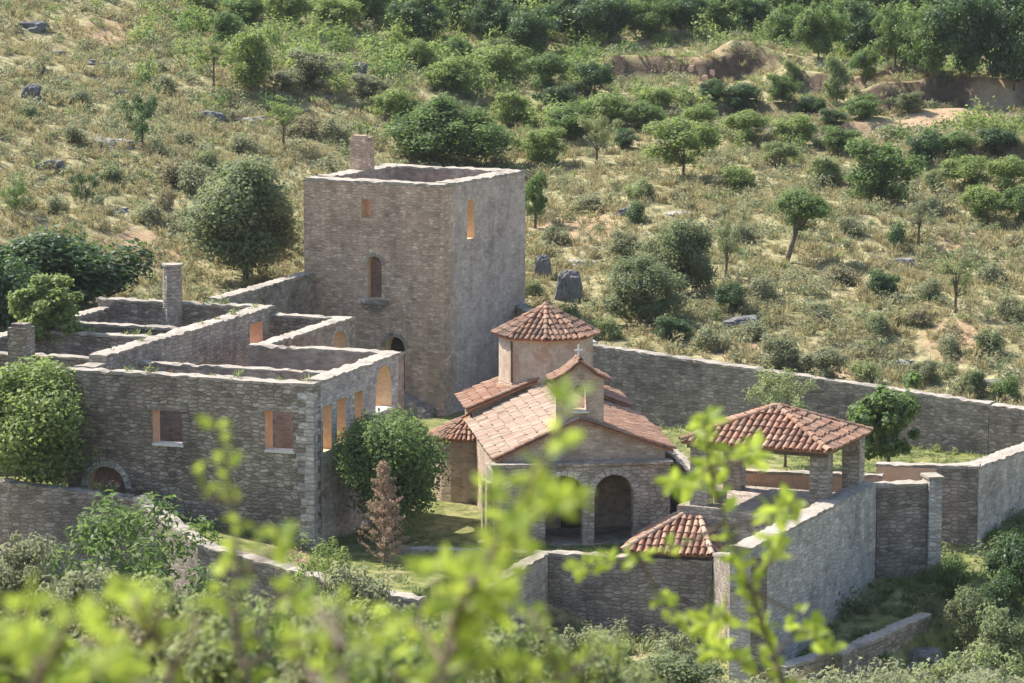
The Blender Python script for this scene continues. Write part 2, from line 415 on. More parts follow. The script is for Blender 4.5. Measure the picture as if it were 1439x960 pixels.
BANKS = []      # (x0, x1, y at x0, y at x1, step height) filled below
def terrain(x, y):
    x = np.asarray(x, float); y = np.asarray(y, float)
    fg = np.minimum(25.1, 26.15-.2425*np.minimum(y, 119))+.55*np.clip(-x-4, 0, 14)*sstep((y-40)/50)*.18
    fl = -2.8+.15*np.clip(y-121, 0, 60)-1.6*sstep((x+6)/3)*sstep((8.5-x)/2)*sstep((131-y)/2)
    near = np.maximum(fg, fl)
    dlow = ((x-9.3)*8.6-(y-119.2)*5.9)/10.43                       # to the right of the low wall
    near = near-1.5*sstep((dlow+.1)/.9)*sstep((y-106)/7)*sstep((134-y)/5)*sstep((34-x)/8)
    hill = 2.+.125*(np.minimum(y, 300.)-156)+.19*np.clip(-x-2, 0, 60)-.02*np.clip(x-10, 0, 60)
    hill = hill+(vn1(x, y, 9)-.5)*1.1+(vn2(x, y, 3.6)-.5)*.5
    for x0, x1, y0, y1, st in BANKS:
        yb = y0+(y1-y0)*(x-x0)/(x1-x0)+(vn3(x, y, 2.5)-.5)*1.6
        w = sstep((x-x0+3)/3)*sstep((x1+3-x)/3)
        hill = hill+w*st*(sstep((y-yb)/.7)-np.clip((y-yb+3)/9, 0, 1))
    t = sstep((y-139)/20)
    z = near*(1-t)+hill*t+(vn2(x, y, 1.3)-.5)*.16
    c = in_comp(x, y)
    inner = np.where((y < 137.5) & (x < -6.), .05+np.clip(-x-7, 0, 12)*.15, 0.)
    return np.where(c, inner+(vn2(x, y, 2.)-.5)*.06, z)
def hz(x, y): return float(terrain(np.array([x]), np.array([y]))[0])
def hit(px, py, y0=150., y1=420.):
    """where the line of sight through a pixel meets the hillside"""
    d = ray(px, py); ys = np.arange(y0, y1, .25); ts = ys/d[1]
    zs = CZ+d[2]*ts; g = terrain(d[0]*ts, ys); k = np.nonzero(zs <= g)[0]
    i = k[0] if len(k) else len(ys)-1
    return Vector((d[0]*ts[i], ys[i], g[i]))
for (a, b, st) in [((870, 106), (1035, 104), 1.7), ((1040, 92), (1120, 96), .8), ((1130, 128), (1250, 125), 1.3), ((1010, 158), (1130, 160), 1.), ((1250, 142), (1420, 140), 2.1), ((1130, 186), (1215, 188), .8), ((1330, 222), (1439, 224), 1.3)]:
    p, q = hit(*a), hit(*b); BANKS.append((p.x, q.x, p.y, q.y, st))

def axis_steps(lims):
    out = []
    for a, b, st in lims: out += list(np.arange(a, b, st))
    return np.array(out+[lims[-1][1]])
gx = axis_steps([(-320, -120, 40), (-120, -50, 5), (-50, -29, .5), (-29, 28, .3), (28, 50, .5), (50, 120, 5), (120, 320.1, 40)])
gy = axis_steps([(-132, -20, 28), (-20, 96, 2.), (96, 118, .5), (118, 176, .27), (176, 275, .5), (275, 330, 2.5), (330, 600.1, 30)])
GX, GY = np.meshgrid(gx, gy); GZ = terrain(GX, GY)
nx, ny = len(gx), len(gy)
me = bpy.data.meshes.new('ground')
idx = np.arange(nx*ny).reshape(ny, nx)
faces = np.stack([idx[:-1, :-1], idx[:-1, 1:], idx[1:, 1:], idx[1:, :-1]], -1).reshape(-1, 4)
me.from_pydata(np.stack([GX, GY, GZ], -1).reshape(-1, 3).tolist(), [], faces.tolist())
me.polygons.foreach_set('use_smooth', np.ones(len(faces), bool))
road_pts = [hit(*q) for q in [(1180, 196), (1225, 188), (1270, 182), (1320, 170), (1365, 158), (1400, 150)]]
road = np.full(GX.shape, 1e9)
for a, b in zip(road_pts[:-1], road_pts[1:]):
    dx, dy = b.x-a.x, b.y-a.y; tt = np.clip(((GX-a.x)*dx+(GY-a.y)*dy)/(dx*dx+dy*dy), 0, 1)
    road = np.minimum(road, np.hypot(GX-a.x-tt*dx, GY-a.y-tt*dy))
roadm = 1-sstep((road-1.1)/.8)
comp = in_comp(GX, GY)
grass = np.where(comp, 1., 0.)
grass = np.maximum(grass, np.where((GY < 150) & (GX > 5), .9, 0)*(1-sstep((GX-24)/8)))
grass = np.maximum(grass, sstep((GY-208)/50)*.75*sstep((GX+30)/18))
soil = np.zeros(GX.shape)
for q, r in [((205, 352), 3.2), ((810, 322), 3.), ((1330, 150), 4.5), ((1078, 62), 1.8), ((1250, 98), 2.5), ((1410, 190), 5.), ((150, 45), 2.2), ((1180, 520), 1.6), ((1350, 335), 2.), ((1035, 490), 2.), ((970, 100), 4.), ((870, 70), 3.), ((1340, 480), 2.)]:
    c = hit(*q); soil = np.maximum(soil, 1-sstep((np.hypot(GX-c.x, (GY-c.y)*.6)/r-.5)/.7))
steep_shade = np.zeros(GX.shape); gzy = np.gradient(GZ, axis=0)/np.maximum(np.gradient(GY, axis=0), 1e-6)
steep_shade = np.where(GY > 180, sstep((gzy-.6)/.6), 0)
for nm, arr in (('grass', grass), ('road', roadm), ('bank', steep_shade), ('soil', soil)):
    at = me.attributes.new(nm, 'FLOAT', 'POINT'); at.data.foreach_set('value', arr.ravel().astype(np.float32))
t = NT('hillside_ground')
pos = t.new('ShaderNodeNewGeometry').outputs['Position']
A = lambda n: t.new('ShaderNodeAttribute', attribute_name=n).outputs['Fac']
n1 = t.noise(pos, .42, 7, .72).outputs['Fac']; n2 = t.noise(pos, 1.5, 8, .74).outputs['Fac']; n3 = t.noise(pos, .16, 3).outputs['Fac']
dry = t.ramp(n2, [(.30, (.085, .085, .045)), (.42, (.20, .18, .095)), (.52, (.335, .295, .165)), (.62, (.44, .39, .24)), (.74, (.23, .23, .115))])
grn = t.ramp(n2, [(.30, (.05, .065, .022)), (.45, (.13, .155, .05)), (.58, (.24, .25, .085)), (.72, (.16, .20, .06))])
sol = t.ramp(n2, [(.3, (.27, .175, .105)), (.6, (.40, .29, .185))])
f = t.math('ADD', t.math('MULTIPLY', A('grass'), 1.), t.math('MULTIPLY', t.math('SUBTRACT', n1, .58), 3.2), True)
c = t.mix(f, dry, grn)
c = t.mix(t.ramp(n3, [(.4, 0.), (.6, .55)]), c, t.mix(1., c, (.78, .84, .72), 'MULTIPLY'))
sf = t.math('ADD', t.math('MULTIPLY', A('soil'), 1.3), t.math('MULTIPLY', t.math('SUBTRACT', n1, .70), 2.4), True)
c = t.mix(sf, c, sol)
c = t.mix(A('bank'), c, t.ramp(n2, [(.3, (.075, .055, .04)), (.6, (.15, .105, .075))]))  # steep bank faces coloured dark, their shade put into the ground colour
c = t.mix(A('road'), c, t.mix(1., sol, (1.1, 1.12, 1.15), 'MULTIPLY'))
t.done(t.bsdf(c, .95, t.bump(n2, .8, .25), .1).outputs[0])
me.materials.append(t.m)
g = bpy.data.objects.new('ground', me); col.objects.link(g); tag(g, 'dry hillside rising behind the walled monastery, with grass, red earth banks and a dirt track', 'ground', None, 'structure')

# ------------------------------------------------------------------ foliage
def leaves_mesh(name, cen, nrm, size, tint, aspect=.5, fold=.25):
    """one diamond shaped folded leaf per centre"""
    n = len(cen)
    r = rng.normal(size=(n, 3)); t1 = np.cross(nrm, r); t1 /= np.linalg.norm(t1, axis=1)[:, None]+1e-9
    t2 = np.cross(nrm, t1); s = size[:, None]
    a = cen-t1*s; b = cen+t2*s*aspect+nrm*s*fold; c = cen+t1*s; d = cen-t2*s*aspect+nrm*s*fold
    return np.stack([a, b, c, d], 1).reshape(-1, 3), tint
def np_mesh(name, V, tint, mat):
    n = len(V)//4; me = bpy.data.meshes.new(name)
    me.vertices.add(len(V)); me.vertices.foreach_set('co', V.astype(np.float32).ravel())
    me.loops.add(n*4); me.loops.foreach_set('vertex_index', np.arange(n*4, dtype=np.int32))
    me.polygons.add(n); me.polygons.foreach_set('loop_start', np.arange(0, n*4, 4, dtype=np.int32))
    at = me.attributes.new('tint', 'FLOAT', 'FACE'); at.data.foreach_set('value', np.clip(tint, 0, 1).astype(np.float32))
    me.materials.append(M[mat] if mat else None); me.update(calc_edges=True); me.validate(); return me
def crown_pts(nc, nl, flat=.0, seed=0, spread=.27, low=.12, shape='round', up=.35):
    """leaf centres and normals in a unit crown: radius 1, z 0..1"""
    rg = np.random.default_rng(seed)
    d = rg.normal(size=(nc, 3)); d /= np.linalg.norm(d, axis=1)[:, None]
    rad = rg.random(nc)**.36*(1-spread*.6)*rg.uniform(.72, 1.18, nc)
    c = d*rad[:, None]
    if shape == 'ball': c = d*(rg.uniform(.35, .74, nc))[:, None]
    if shape == 'dome': c[:, 2] = np.abs(c[:, 2])*1.0-.15
    cs = spread*rg.uniform(.45, 1.3, nc)
    if shape == 'ball': cs = spread*rg.uniform(.7, 1.25, nc)
    w = cs**2; k = rg.choice(nc, nl, p=w/w.sum())
    e = rg.normal(size=(nl, 3)); e /= np.linalg.norm(e, axis=1)[:, None]
    rr = rg.random(nl)**.5*rg.uniform(.85, 1.25, nl)
    p = c[k]+e*(rr*cs[k])[:, None]*np.array([1, 1, .85])
    n = e*.6+p*.3+rg.normal(size=(nl, 3))*.55; n[:, 2] += up; n /= np.linalg.norm(n, axis=1)[:, None]
    ct = rg.random(nc); tint = .55*ct[k]+.45*rg.random(nl)
    z0 = {'round': -.75, 'ball': -.92}.get(shape, -.2)
    hi = p[:, 2].max(); p[:, 2] = (p[:, 2]-z0)/(hi-z0)
    keep = p[:, 2] > -.04
    return p[keep], n[keep], tint[keep], c, z0, hi
TEM = {}
ZS = {'ball': 2., 'round': 1.9, 'dome': 1.5}
def template(kind, seed, nc, nl, ls, spread, shape='round', aspect=.5):
    p, n, ti, c, z0, hi = crown_pts(nc, nl, seed=seed, spread=spread, shape=shape)
    sz = ls*np.random.default_rng(seed).uniform(.6, 1.3, len(p))
    p = p*np.array([1, 1, ZS[shape]]); V, ti = leaves_mesh(kind, p, n, sz, ti, aspect); V[:, 2] /= ZS[shape]
    return V, ti, [(x[0], x[1], (x[2]-z0)/(hi-z0)) for x in c]
SPEC = {   # name: clusters, leaves, leaf size, cluster spread, shape, aspect
    'big': (70, 14000, .042, .25, 'round', .5), 'mid': (44, 6800, .055, .28, 'round', .5), 'small': (16, 2200, .08, .38, 'dome', .45),
    'airy': (36, 3200, .05, .2, 'round', .35), 'lush': (54, 9500, .064, .23, 'round', .62), 'dome': (66, 15000, .046, .25, 'dome', .55),
    'dense': (66, 21000, .038, .29, 'round', .55), 'ball': (80, 23000, .036, .27, 'ball', .55), 'wispy': (22, 1700, .10, .26, 'dome', .22)}
for k, sp in SPEC.items():
    TEM[k] = [template(k, 100+i*7+len(k), sp[0], sp[1], sp[2], sp[3], sp[4], sp[5]) for i in range(3 if k in ('mid', 'small', 'airy') else 2)]
MESHC = {}
def crown_mesh(kind, i, mat):
    key = (kind, i % len(TEM[kind]), mat)
    if key not in MESHC: V, ti, c = TEM[kind][key[1]]; MESHC[key] = np_mesh('crown', V, ti, mat)
    return MESHC[key], TEM[kind][key[1]][2]

def trunk_mesh(base, top, clumps_w, r0, lean=(0, 0), nb=7, mat='bark'):
    """tapered trunk from base to top with limbs towards some leaf clumps"""
    mb = MB(); base, top = Vector(base), Vector(top)
    pts = []; n = 6
    for i in range(n+1):
        f = i/n; p = base.lerp(top, f); p += Vector((math.sin(f*3+base.x)*.12*r0*6, math.cos(f*4+base.y)*.1*r0*6, 0))*f*(1-f*.3); pts.append(p)
    mb.tube(pts, [r0*(1.35 if i == 0 else 1-.6*i/n) for i in range(n+1)], 7)
    for c in clumps_w[:nb]:
        c = Vector(c); s = pts[random.randint(n//2, n)]; m = s.lerp(c, .5)+Vector((0, 0, -.08*(c-s).length))
        mb.tube([s, m, s.lerp(c, .96)], [r0*.5, r0*.3, r0*.1], 5)
    return mb
LABELS = {}
def plant(name, base, w, h, kind, mat, label, cat, group=None, trunk=0., r0=None, i=None, lean=(0, 0), parts=True, depth=None, nb=7, bark='bark', sub='crown'):
    """a tree or shrub: an Empty at the foot with trunk and crown, or one mesh for a small shrub"""
    i = random.randrange(9) if i is None else i
    me, cl = crown_mesh(kind, i, mat); rz = random.uniform(0, 6.28); dw = (depth or w)
    if not parts:
        o = bpy.data.objects.new(name, me); col.objects.link(o); o.location = base; o.scale = (w/2, dw/2, h); o.rotation_euler = (0, 0, rz)
        return tag(o, label, cat, group)
    root = thing(name, base, label, cat, group)
    cr = bpy.data.objects.new(sub, me); col.objects.link(cr); cr.parent = root
    cr.location = (lean[0], lean[1], trunk); cr.scale = (w/2, dw/2, h-trunk); cr.rotation_euler = (0, 0, rz)
    r0 = r0 or max(.05, w*.022)
    cs, sn = math.cos(rz), math.sin(rz)
    cw = [(lean[0]+(c[0]*cs*w/2-c[1]*sn*dw/2), lean[1]+(c[0]*sn*w/2+c[1]*cs*dw/2), trunk+c[2]*(h-trunk)) for c in cl]
    random.shuffle(cw)
    tm = trunk_mesh((0, 0, -.25), (lean[0], lean[1], trunk+.42*(h-trunk)), cw, r0, nb=nb).build('trunk', bark)
    tm.parent = root
    return root
def plant_px(name, px, pyb, wpx, hpx, kind, mat, label, cat, base=None, **kw):
    b = base or hit(px, pyb); s = proj(b)[2]/F
    return plant(name, b, wpx*s, hpx*s, kind, mat, label, cat, **kw)

# ================================================================== ARCHITECTURE
def coping_rect(root, fr, runs):
    for k, (ax, face, inw, s0, s1, z, th) in enumerate(runs):
        mb = MB(); coping(mb, fr, ax, face, inw, s0, s1, z+.004*k, th); mb.build('coping', 'coping', root)

# ---- tower
tw = thing('stone_tower', TW.p(-3.7, 4, 0), 'tall square roofless rubble stone tower with a chimney stub, standing above the ruined house', 'tower')
WM = ['tower', 'house_in', 'bounce_ochre', 'tower_side']
H = 10.6
mb = MB()
wall(mb, TW, 'u', 0., 1, -7.4, 0., -.5, H, .9, [(-4.32, -3.78, 8.95, 9.82, False), (-4.0, -3.25, 5.25, 7.2, True), (-3.05, -2.05, 1.0, 3.52, True)], 0, 1, 2, .02)
wall(mb, TW, 'v', 0., -1, .9, 8.1, -.5, H, .9, [(2.3, 3.0, 7.95, 9.8, True)], 3, 1, 2, .02)
wall(mb, TW, 'u', 8.1, -1, -7.4, -.9, -.5, H, .9, [], 0, 1, 2, .02)
wall(mb, TW, 'v', -7.4, 1, .9, 7.2, -.5, H, .9, [], 0, 1, 2, .02)
mb.build('wall', WM, tw)
mb = MB(); mb.box(TW.o, TW.a, TW.b, -6.5, -.9, .9, 7.2, 7.2, 7.4); mb.build('floor_slab', 'house_in', tw)
coping_rect(tw, TW, [('u', 0., 1, -7.45, .05, H, .9), ('v', 0., -1, .86, 7.24, H, .9), ('u', 8.1, -1, -7.45, .05, H, .9), ('v', -7.4, 1, .86, 7.24, H, .9)])
mb = MB(); mb.box(TW.o, TW.a, TW.b, -7.36, -6.52, 4.25, 5.1, H, 12.1)
mb.box(TW.o, TW.a, TW.b, -7.30, -6.58, 4.3, 4.62, 12.1, 12.33); mb.box(TW.o, TW.a, TW.b, -7.02, -6.56, 4.64, 5.02, 12.1, 12.22)
mb.build('chimney', 'tower', tw)
mb = MB(); wall(mb, TW, 'u', .32, 1, -4.0, -3.25, 5.25, 7.19, .2, [], 0, 0, 0, 0); o = mb.build('bricked_window', 'brick_fill', tw)
mb = MB(); arch_ring(mb, TW, 'u', 0, 1, -4.0, -3.25, 7.2-.375, .17, .03); mb.build('arch_surround', 'church_dark', tw)
mb = MB(); arch_ring(mb, TW, 'u', 0, 1, -3.05, -2.05, 3.02, .2, .03); mb.build('arch_surround', 'church_dark', tw)
mb = MB(); mb.box(TW.o, TW.a, TW.b, -3.05, -2.05, .5, .56, 1.0, 3.5); mb.build('dark_doorway', 'dark', tw)  # dark panel stands for the shaded opening
mb = MB()
for a, b, pr, z0, z1 in [(-4.35, -2.9, -.34, 5.02, 5.22), (-4.15, -3.1, -.24, 4.84, 5.02), (-4.0, -3.25, -.14, 4.66, 4.84)]:
    mb.box(TW.o, TW.a, TW.b, a, b, pr, -.002, z0, z1)
mb.build('corbel_ledge', 'church_dark', tw)
mb = MB()
mb.prism([TW.p(u, v, -.4) for u, v in ((-2.4, -1.25), (-.3, -1.15), (-.3, -.003), (-2.4, -.003))], [TW.p(u, v, z) for u, v, z in ((-2.35, -1.1, .95), (-.6, -.95, .25), (-.45, -.003, .4), (-2.4, -.003, 1.15))])
mb.build('stone_ramp', 'house', tw)
def quoins(root, fr, u, v, su, sv, z0, z1, mat, h=.34):
    """alternate long and short corner stones, a few mm proud of both faces"""
    mb = MB(); z = z0; k = 0
    while z+h < z1:
        hh = h*random.uniform(.8, 1.15); lu, lv = (.62, .34) if k % 2 else (.34, .6); lu *= random.uniform(.85, 1.15); lv *= random.uniform(.85, 1.15)
        pr = random.uniform(.006, .02)
        us = sorted((u+su*lu, u-su*pr)); vs = sorted((v+sv*lv, v-sv*pr))
        mb.box(fr.o, fr.a, fr.b, us[0], us[1], vs[0], vs[1], z, z+hh-.025, 0, random.random()); z += hh; k += 1
    mb.build('corner_stones', mat, root)
quoins(tw, TW, 0, 0, -1, 1, 0., 10.5, 'tower', .3)

# ---- ruined house
hs = thing('ruined_house', BD.p(-6, 8, 0), 'long roofless ruined stone house with open rooms and pale wall tops, left of the church', 'ruin')
HM = ['house', 'house_in', 'bounce_ochre']; Z = 6.3
def hwall(ax, face, inw, s0, s1, zt, th, ops=(), zb=-.6, mats=HM, cop=True, k=[0], name='wall'):
    mb = MB(); wall(mb, BD, ax, face, inw, s0, s1, zb, zt, th, ops, 0, 1, 2, .03); w = mb.build(name, mats, hs)
    if cop:
        k[0] += 1; mb = MB(); coping(mb, BD, ax, face, inw, s0-.03, s1+.03, zt+.003*(k[0] % 5)-.01, th, .055); mb.build('coping', 'coping', hs)
    return w
IN = ['house_in', 'house_in', 'bounce_ochre']
IO = ['house', 'house', 'bounce_ochre']
HT = ['house', 'house_in', 'terracotta']  # front window jambs coloured orange to stand for warm bounce light
hwall('u', .08, 1, -10.3, -3.3, Z, .62, [(-6.66, -5.43, 3.64, 4.98, False), (-9.45, -7.85, .9, 2.68, True)], mats=HT)
hwall('u', 0., 1, -3.3, 0., Z-.03, .7, [(-1.98, -.83, 3.68, 5.22, False)], mats=HT)
hwall('v', 0., -1, .7, 8.3, Z, .7, [(.9, 1.68, 3.62, 5.32, False), (2.2, 3.08, 3.75, 5.4, False), (3.9, 4.75, 3.9, 5.42, False), (6.0, 7.62, 4.32, 6.08, True)], mats=['wall_pale', 'house_in', 'bounce_ochre'])
hwall('u', 8.9, -1, -6.4, 0., Z-.01, .6, [], mats=IN)
hwall('u', 4.65, 1, -9.5, -.7, 5.98, .4, [(-8.2, -6.85, 5.5, 5.82, False)], mats=IN)
hwall('v', -9.5, -1, .7, 1.9, Z+.01, .75, [], mats=['house', 'house', 'bounce_ochre'])
hwall('v', -9.5, -1, 1.9, 17.1, 6.6, .75, [(15.1, 16.4, 5.15, 6.15, False)], mats=['church_dark', 'church_dark', 'terracotta'])
hwall('u', 17.7, -1, -9.5, -5.8, Z-.03, .6, [], mats=IO)
hwall('v', -5.8, -1, 8.9, 17.1, Z, .6, [(15.15, 16.7, 3.4, 5.98, True)], mats=IN)
hwall('u', 17.1, 1, -17.6, -9.5, 6.6, .6, [], mats=IO)
hwall('u', 3.6, 1, -17.0, -10.25, 6.2, .45, [], mats=IO)
hwall('u', 9.4, 1, -17.0, -10.25, 6.25, .45, [], mats=IO)
hwall('u', 12.4, 1, -17.0, -10.25, 6.2, .45, [], mats=IO)
hwall('v', -17.0, -1, 1.6, 17.1, 6.22, .6, [], mats=IO)
for (a, b, z, v) in [(-6.66, -5.43, 3.64, .08), (-1.98, -.83, 3.68, 0.)]:
    mb = MB(); mb.box(BD.o, BD.a, BD.b, a+.0, b+.06, v-.07, v+.5, z-.02, z+.07); mb.build('window_sill', 'sill', hs)
    mb = MB(); mb.box(BD.o, BD.a, BD.b, a-.22, b+.22, v-.025, v+.2, z+1.345 if a < -3 else z+1.545, z+1.55 if a < -3 else z+1.74); mb.build('lintel', 'church_dark', hs)
mb = MB(); arch_ring(mb, BD, 'u', .08, 1, -9.45, -7.85, 1.88, .24, .03); mb.build('arch_surround', 'wall_pale', hs)
mb = MB(); arch_ring(mb, BD, 'v', 0, -1, 6.0, 7.62, 5.27, .2, .03); mb.build('arch_surround', 'wall_pale', hs)
mb = MB(); mb.box(BD.o, BD.a, BD.b, -.55, .08, 5.9, 7.72, 4.25, 4.345); mb.build('window_sill', 'sill', hs)
mb = MB(); arch_ring(mb, BD, 'v', -5.8, -1, 15.15, 16.7, 5.2, .2, .03); mb.build('arch_surround', 'wall_pale', hs)
mb = MB(); mb.box(BD.o, BD.a, BD.b, -9.45, -7.85, .5, .58, .3, 2.6); mb.build('bricked_arch', 'brick_fill', hs)
quoins(hs, BD, 0, 0, -1, 1, -.4, 6.2, 'wall_pale', .3)
def round_stack(c, r0, r1, z0, z1, mat, root, n=12):
    mb = MB(); rings = []
    for i in range(9):
        f = i/8; z = z0+(z1-z0)*f; r = r0+(r1-r0)*f
        rings.append([Vector((c.x+math.cos(6.2832*k/n)*r*random.uniform(.96, 1.03), c.y+math.sin(6.2832*k/n)*r*random.uniform(.96, 1.03), z+random.uniform(-.01, .01))) for k in range(n)])
    for a, b in zip(rings[:-1], rings[1:]):
        for k in range(n): j = (k+1) % n; mb.quad(a[k], a[j], b[j], b[k])
    mb.poly(rings[-1]); o = mb.build('chimney', mat, root)
    mb = MB(); cap = [Vector((c.x+math.cos(6.2832*k/n)*r1*1.1, c.y+math.sin(6.2832*k/n)*r1*1.1, z1)) for k in range(n)]
    mb.prism(cap, [p+Vector((0, 0, .09)) for p in cap]); k = mb.build('chimney_cap', 'coping', None); k.parent = o; k.matrix_parent_inverse = o.matrix_world.inverted()
    return o
bpy.context.view_layer.update()
c = round_stack(BD.p(-14.0, 17.05), .47, .40, 3.5, 8.22, 'church_dark', hs)
mb = MB()
q = lambda u, v, z: BD.p(u, v, z)
mb.prism([q(-14.75, 16.5, 3.), q(-13.25, 16.5, 3.), q(-13.25, 17.098, 3.), q(-14.75, 17.098, 3.)], [q(-14.35, 16.72, 6.45), q(-13.65, 16.72, 6.45), q(-13.65, 17.098, 6.45), q(-14.35, 17.098, 6.45)])
mb.build('chimney_breast', 'church_dark', hs)
mb = MB(); mb.box(BD.o, BD.a, BD.b, -14.2, -13.42, 2.7, 3.5, 0., 7.4); mb.box(BD.o, BD.a, BD.b, -14.1, -13.5, 2.8, 3.4, 7.4, 7.55); mb.build('chimney', 'house', hs)

# ---- church
ch = thing('byzantine_church', CH.p(3, 5, 0), 'small Byzantine church with terracotta roofs, drum and bell gable beside the ruined house', 'church')
c3 = lambda u, v, z: CH.p(u, v, z)
SM = ['church', 'church', 'church_dark']
mb = MB(); wall(mb, CH, 'u', -.6, 1, -.4, 6.3, -.4, 3.05, .6, [(1.55, 2.98, -.02, 2.69, True), (3.41, 4.9, -.02, 2.67, True)], 0, 0, 0, .0); mb.build('porch_wall', ['church_dark'], ch)
for a, b in ((1.55, 2.98), (3.41, 4.9)):
    mb = MB(); arch_ring(mb, CH, 'u', -.6, 1, a, b, 2.68-(b-a)/2, .24, .035); mb.build('arch_surround', 'wall_pale', ch)
mb = MB(); wall(mb, CH, 'v', -.4, 1, 0., 2.2, -.4, 2.75, .4, [], 0, 0, 0, 0); mb.box(CH.o, CH.a, CH.b, -.62, -.402, -.3, .35, -.3, 2.4); mb.box(CH.o, CH.a, CH.b, -.6, -.402, 1.3, 1.8, -.3, 2.2); mb.build('side_buttress', 'church_dark', ch)
mb = MB(); mb.box(CH.o, CH.a, CH.b, -.5, 6.4, -.69, .0, 3.052, 3.15); mb.build('string_course', 'church_dark', ch)
mb = MB()
gab = [(0, 3.1), (6.2, 3.1), (6.2, 3.52), (2.9, 4.68), (0, 3.36)]
mb.prism([c3(u, .45, z) for u, z in gab], [c3(u, -.02, z) for u, z in gab]); mb.build('gable_wall', 'church', ch)
mb = MB()
wall(mb, CH, 'v', 0., 1, .455, 8.7, -.4, 3.33, .5, [], 0, 0, 0, 0); wall(mb, CH, 'v', 6.2, -1, .455, 8.7, -.4, 3.5, .5, [(1.2, 2.4, -.02, 2.3, True)], 0, 0, 0, 0)
wall(mb, CH, 'u', 2.6, 1, .5, 5.7, -.4, 3.3, .4, [], 0, 0, 0, 0)
mb.build('nave_wall', SM, ch)
mb = MB(); mb.box(CH.o, CH.a, CH.b, 2.6, 3.7, 2.56, 2.598, -.2, 2.0); mb.build('dark_doorway', 'dark', ch)
mb = MB(); mb.box(CH.o, CH.a, CH.b, -.35, 6.25, -.55, 2.6, -.2, .06); mb.build('porch_floor', 'church_dark', ch)
zl = lambda u: 3.40+.466*u
zr = lambda u: 4.75-.35*(u-2.9)
mb = MB(); roof_face(mb, [c3(-.32, 8.75, zl(-.32)), c3(-.32, -.22, zl(-.32)), c3(2.9, -.22, 4.75), c3(2.9, 8.75, 4.75)])
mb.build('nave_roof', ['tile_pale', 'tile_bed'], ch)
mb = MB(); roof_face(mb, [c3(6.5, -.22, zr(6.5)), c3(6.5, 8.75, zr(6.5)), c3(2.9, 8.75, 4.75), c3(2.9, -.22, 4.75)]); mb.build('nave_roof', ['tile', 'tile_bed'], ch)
for a_, b_, r_ in ((c3(2.9, .9, 4.78), c3(2.9, 8.7, 4.78), .13), (c3(-.3, -.16, zl(-.3)+.02), c3(2.0, -.16, zl(2.0)+.02), .1), (c3(6.45, -.16, zr(6.45)+.02), c3(3.75, -.16, zr(3.75)+.02), .1)):
    mb = MB(); ridge(mb, a_, b_, r_); mb.build('ridge_course', 'tile', ch)
# crossing block
mb = MB()
pr = [(0, 3.2), (6.0, 3.2), (6.0, 3.86), (3.0, 5.06), (0, 3.86)]
mb.prism([c3(u, 12.0, z) for u, z in pr], [c3(u, 8.77, z) for u, z in pr])
wall(mb, CH, 'v', 0., 1, 8.7, 12.0, -.4, 3.2, .5, [], 0, 0, 0, 0); wall(mb, CH, 'v', 6.0, -1, 8.7, 12.0, -.4, 3.2, .5, [], 0, 0, 0, 0); wall(mb, CH, 'u', 12., -1, .5, 5.5, -.4, 3.2, .5, [], 0, 0, 0, 0)
mb.build('crossing_wall', 'church', ch)
zc = lambda u: 3.9+.4*u
mb = MB(); roof_face(mb, [c3(-.32, 12.15, zc(-.32)), c3(-.32, 8.5, zc(-.32)), c3(3., 8.5, 5.1), c3(3., 12.15, 5.1)]); mb.build('crossing_roof', ['tile', 'tile_bed'], ch)
mb = MB(); roof_face(mb, [c3(6.32, 8.5, zc(-.32)), c3(6.32, 12.15, zc(-.32)), c3(3., 12.15, 5.1), c3(3., 8.5, 5.1)]); mb.build('crossing_roof', ['tile', 'tile_bed'], ch)
for a_, b_ in ((c3(-.3, 8.56, zc(-.3)+.02), c3(2.9, 8.56, 5.08)), (c3(6.3, 8.56, zc(-.3)+.02), c3(3.1, 8.56, 5.08))):
    mb = MB(); ridge(mb, a_, b_, .1); mb.build('ridge_course', 'tile', ch)
# drum
DC = (3.08, 10.2)
def oct_pts(r, z, rot=-8.):
    out = []
    for k in range(8):
        an = R(rot+45*k); out.append(c3(DC[0]+math.sin(an)*r, DC[1]-math.cos(an)*r, z))
    return out
mb = MB(); mb.prism(oct_pts(1.9, 3.9), oct_pts(1.9, 6.56)); dr = mb.build('drum', 'plaster_pink', ch)
mb = MB(); pp_ = oct_pts(1.94, 4.75)[7]; mb.tube([pp_, pp_+Vector((0, 0, .9)), pp_+Vector((0, 0, 1.7))], [.045, .04, .045], 6); mb.build('dark_edge_line', 'bark', ch)  # thin dark tube added along the dark vertical line at the drum edge
mb = MB(); mb.prism(oct_pts(1.98, 6.44), oct_pts(2.04, 6.565)); mb.build('cornice', 'terracotta', ch)
mb = MB(); mb.prism(oct_pts(1.96, 3.9), oct_pts(1.93, 4.72)); mb.build('drum_base', 'church', ch)
mb = MB(); e = oct_pts(2.13, 6.56); ap = c3(DC[0], DC[1], 7.66)
for k in range(8): roof_face(mb, [e[k], e[(k+1) % 8], ap], pitch=.22, row=.34)
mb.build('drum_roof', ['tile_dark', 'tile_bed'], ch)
mb = MB()
for k in range(8): ridge(mb, e[k]+Vector((0, 0, .03)), ap+Vector((0, 0, .03)), .1, 0, .3)
mb.tube([ap-Vector((0, 0, .05)), ap+Vector((0, 0, .1)), ap+Vector((0, 0, .2))], [.17, .15, .04], 8)
mb.build('hip_tiles', 'tile_dark', ch)
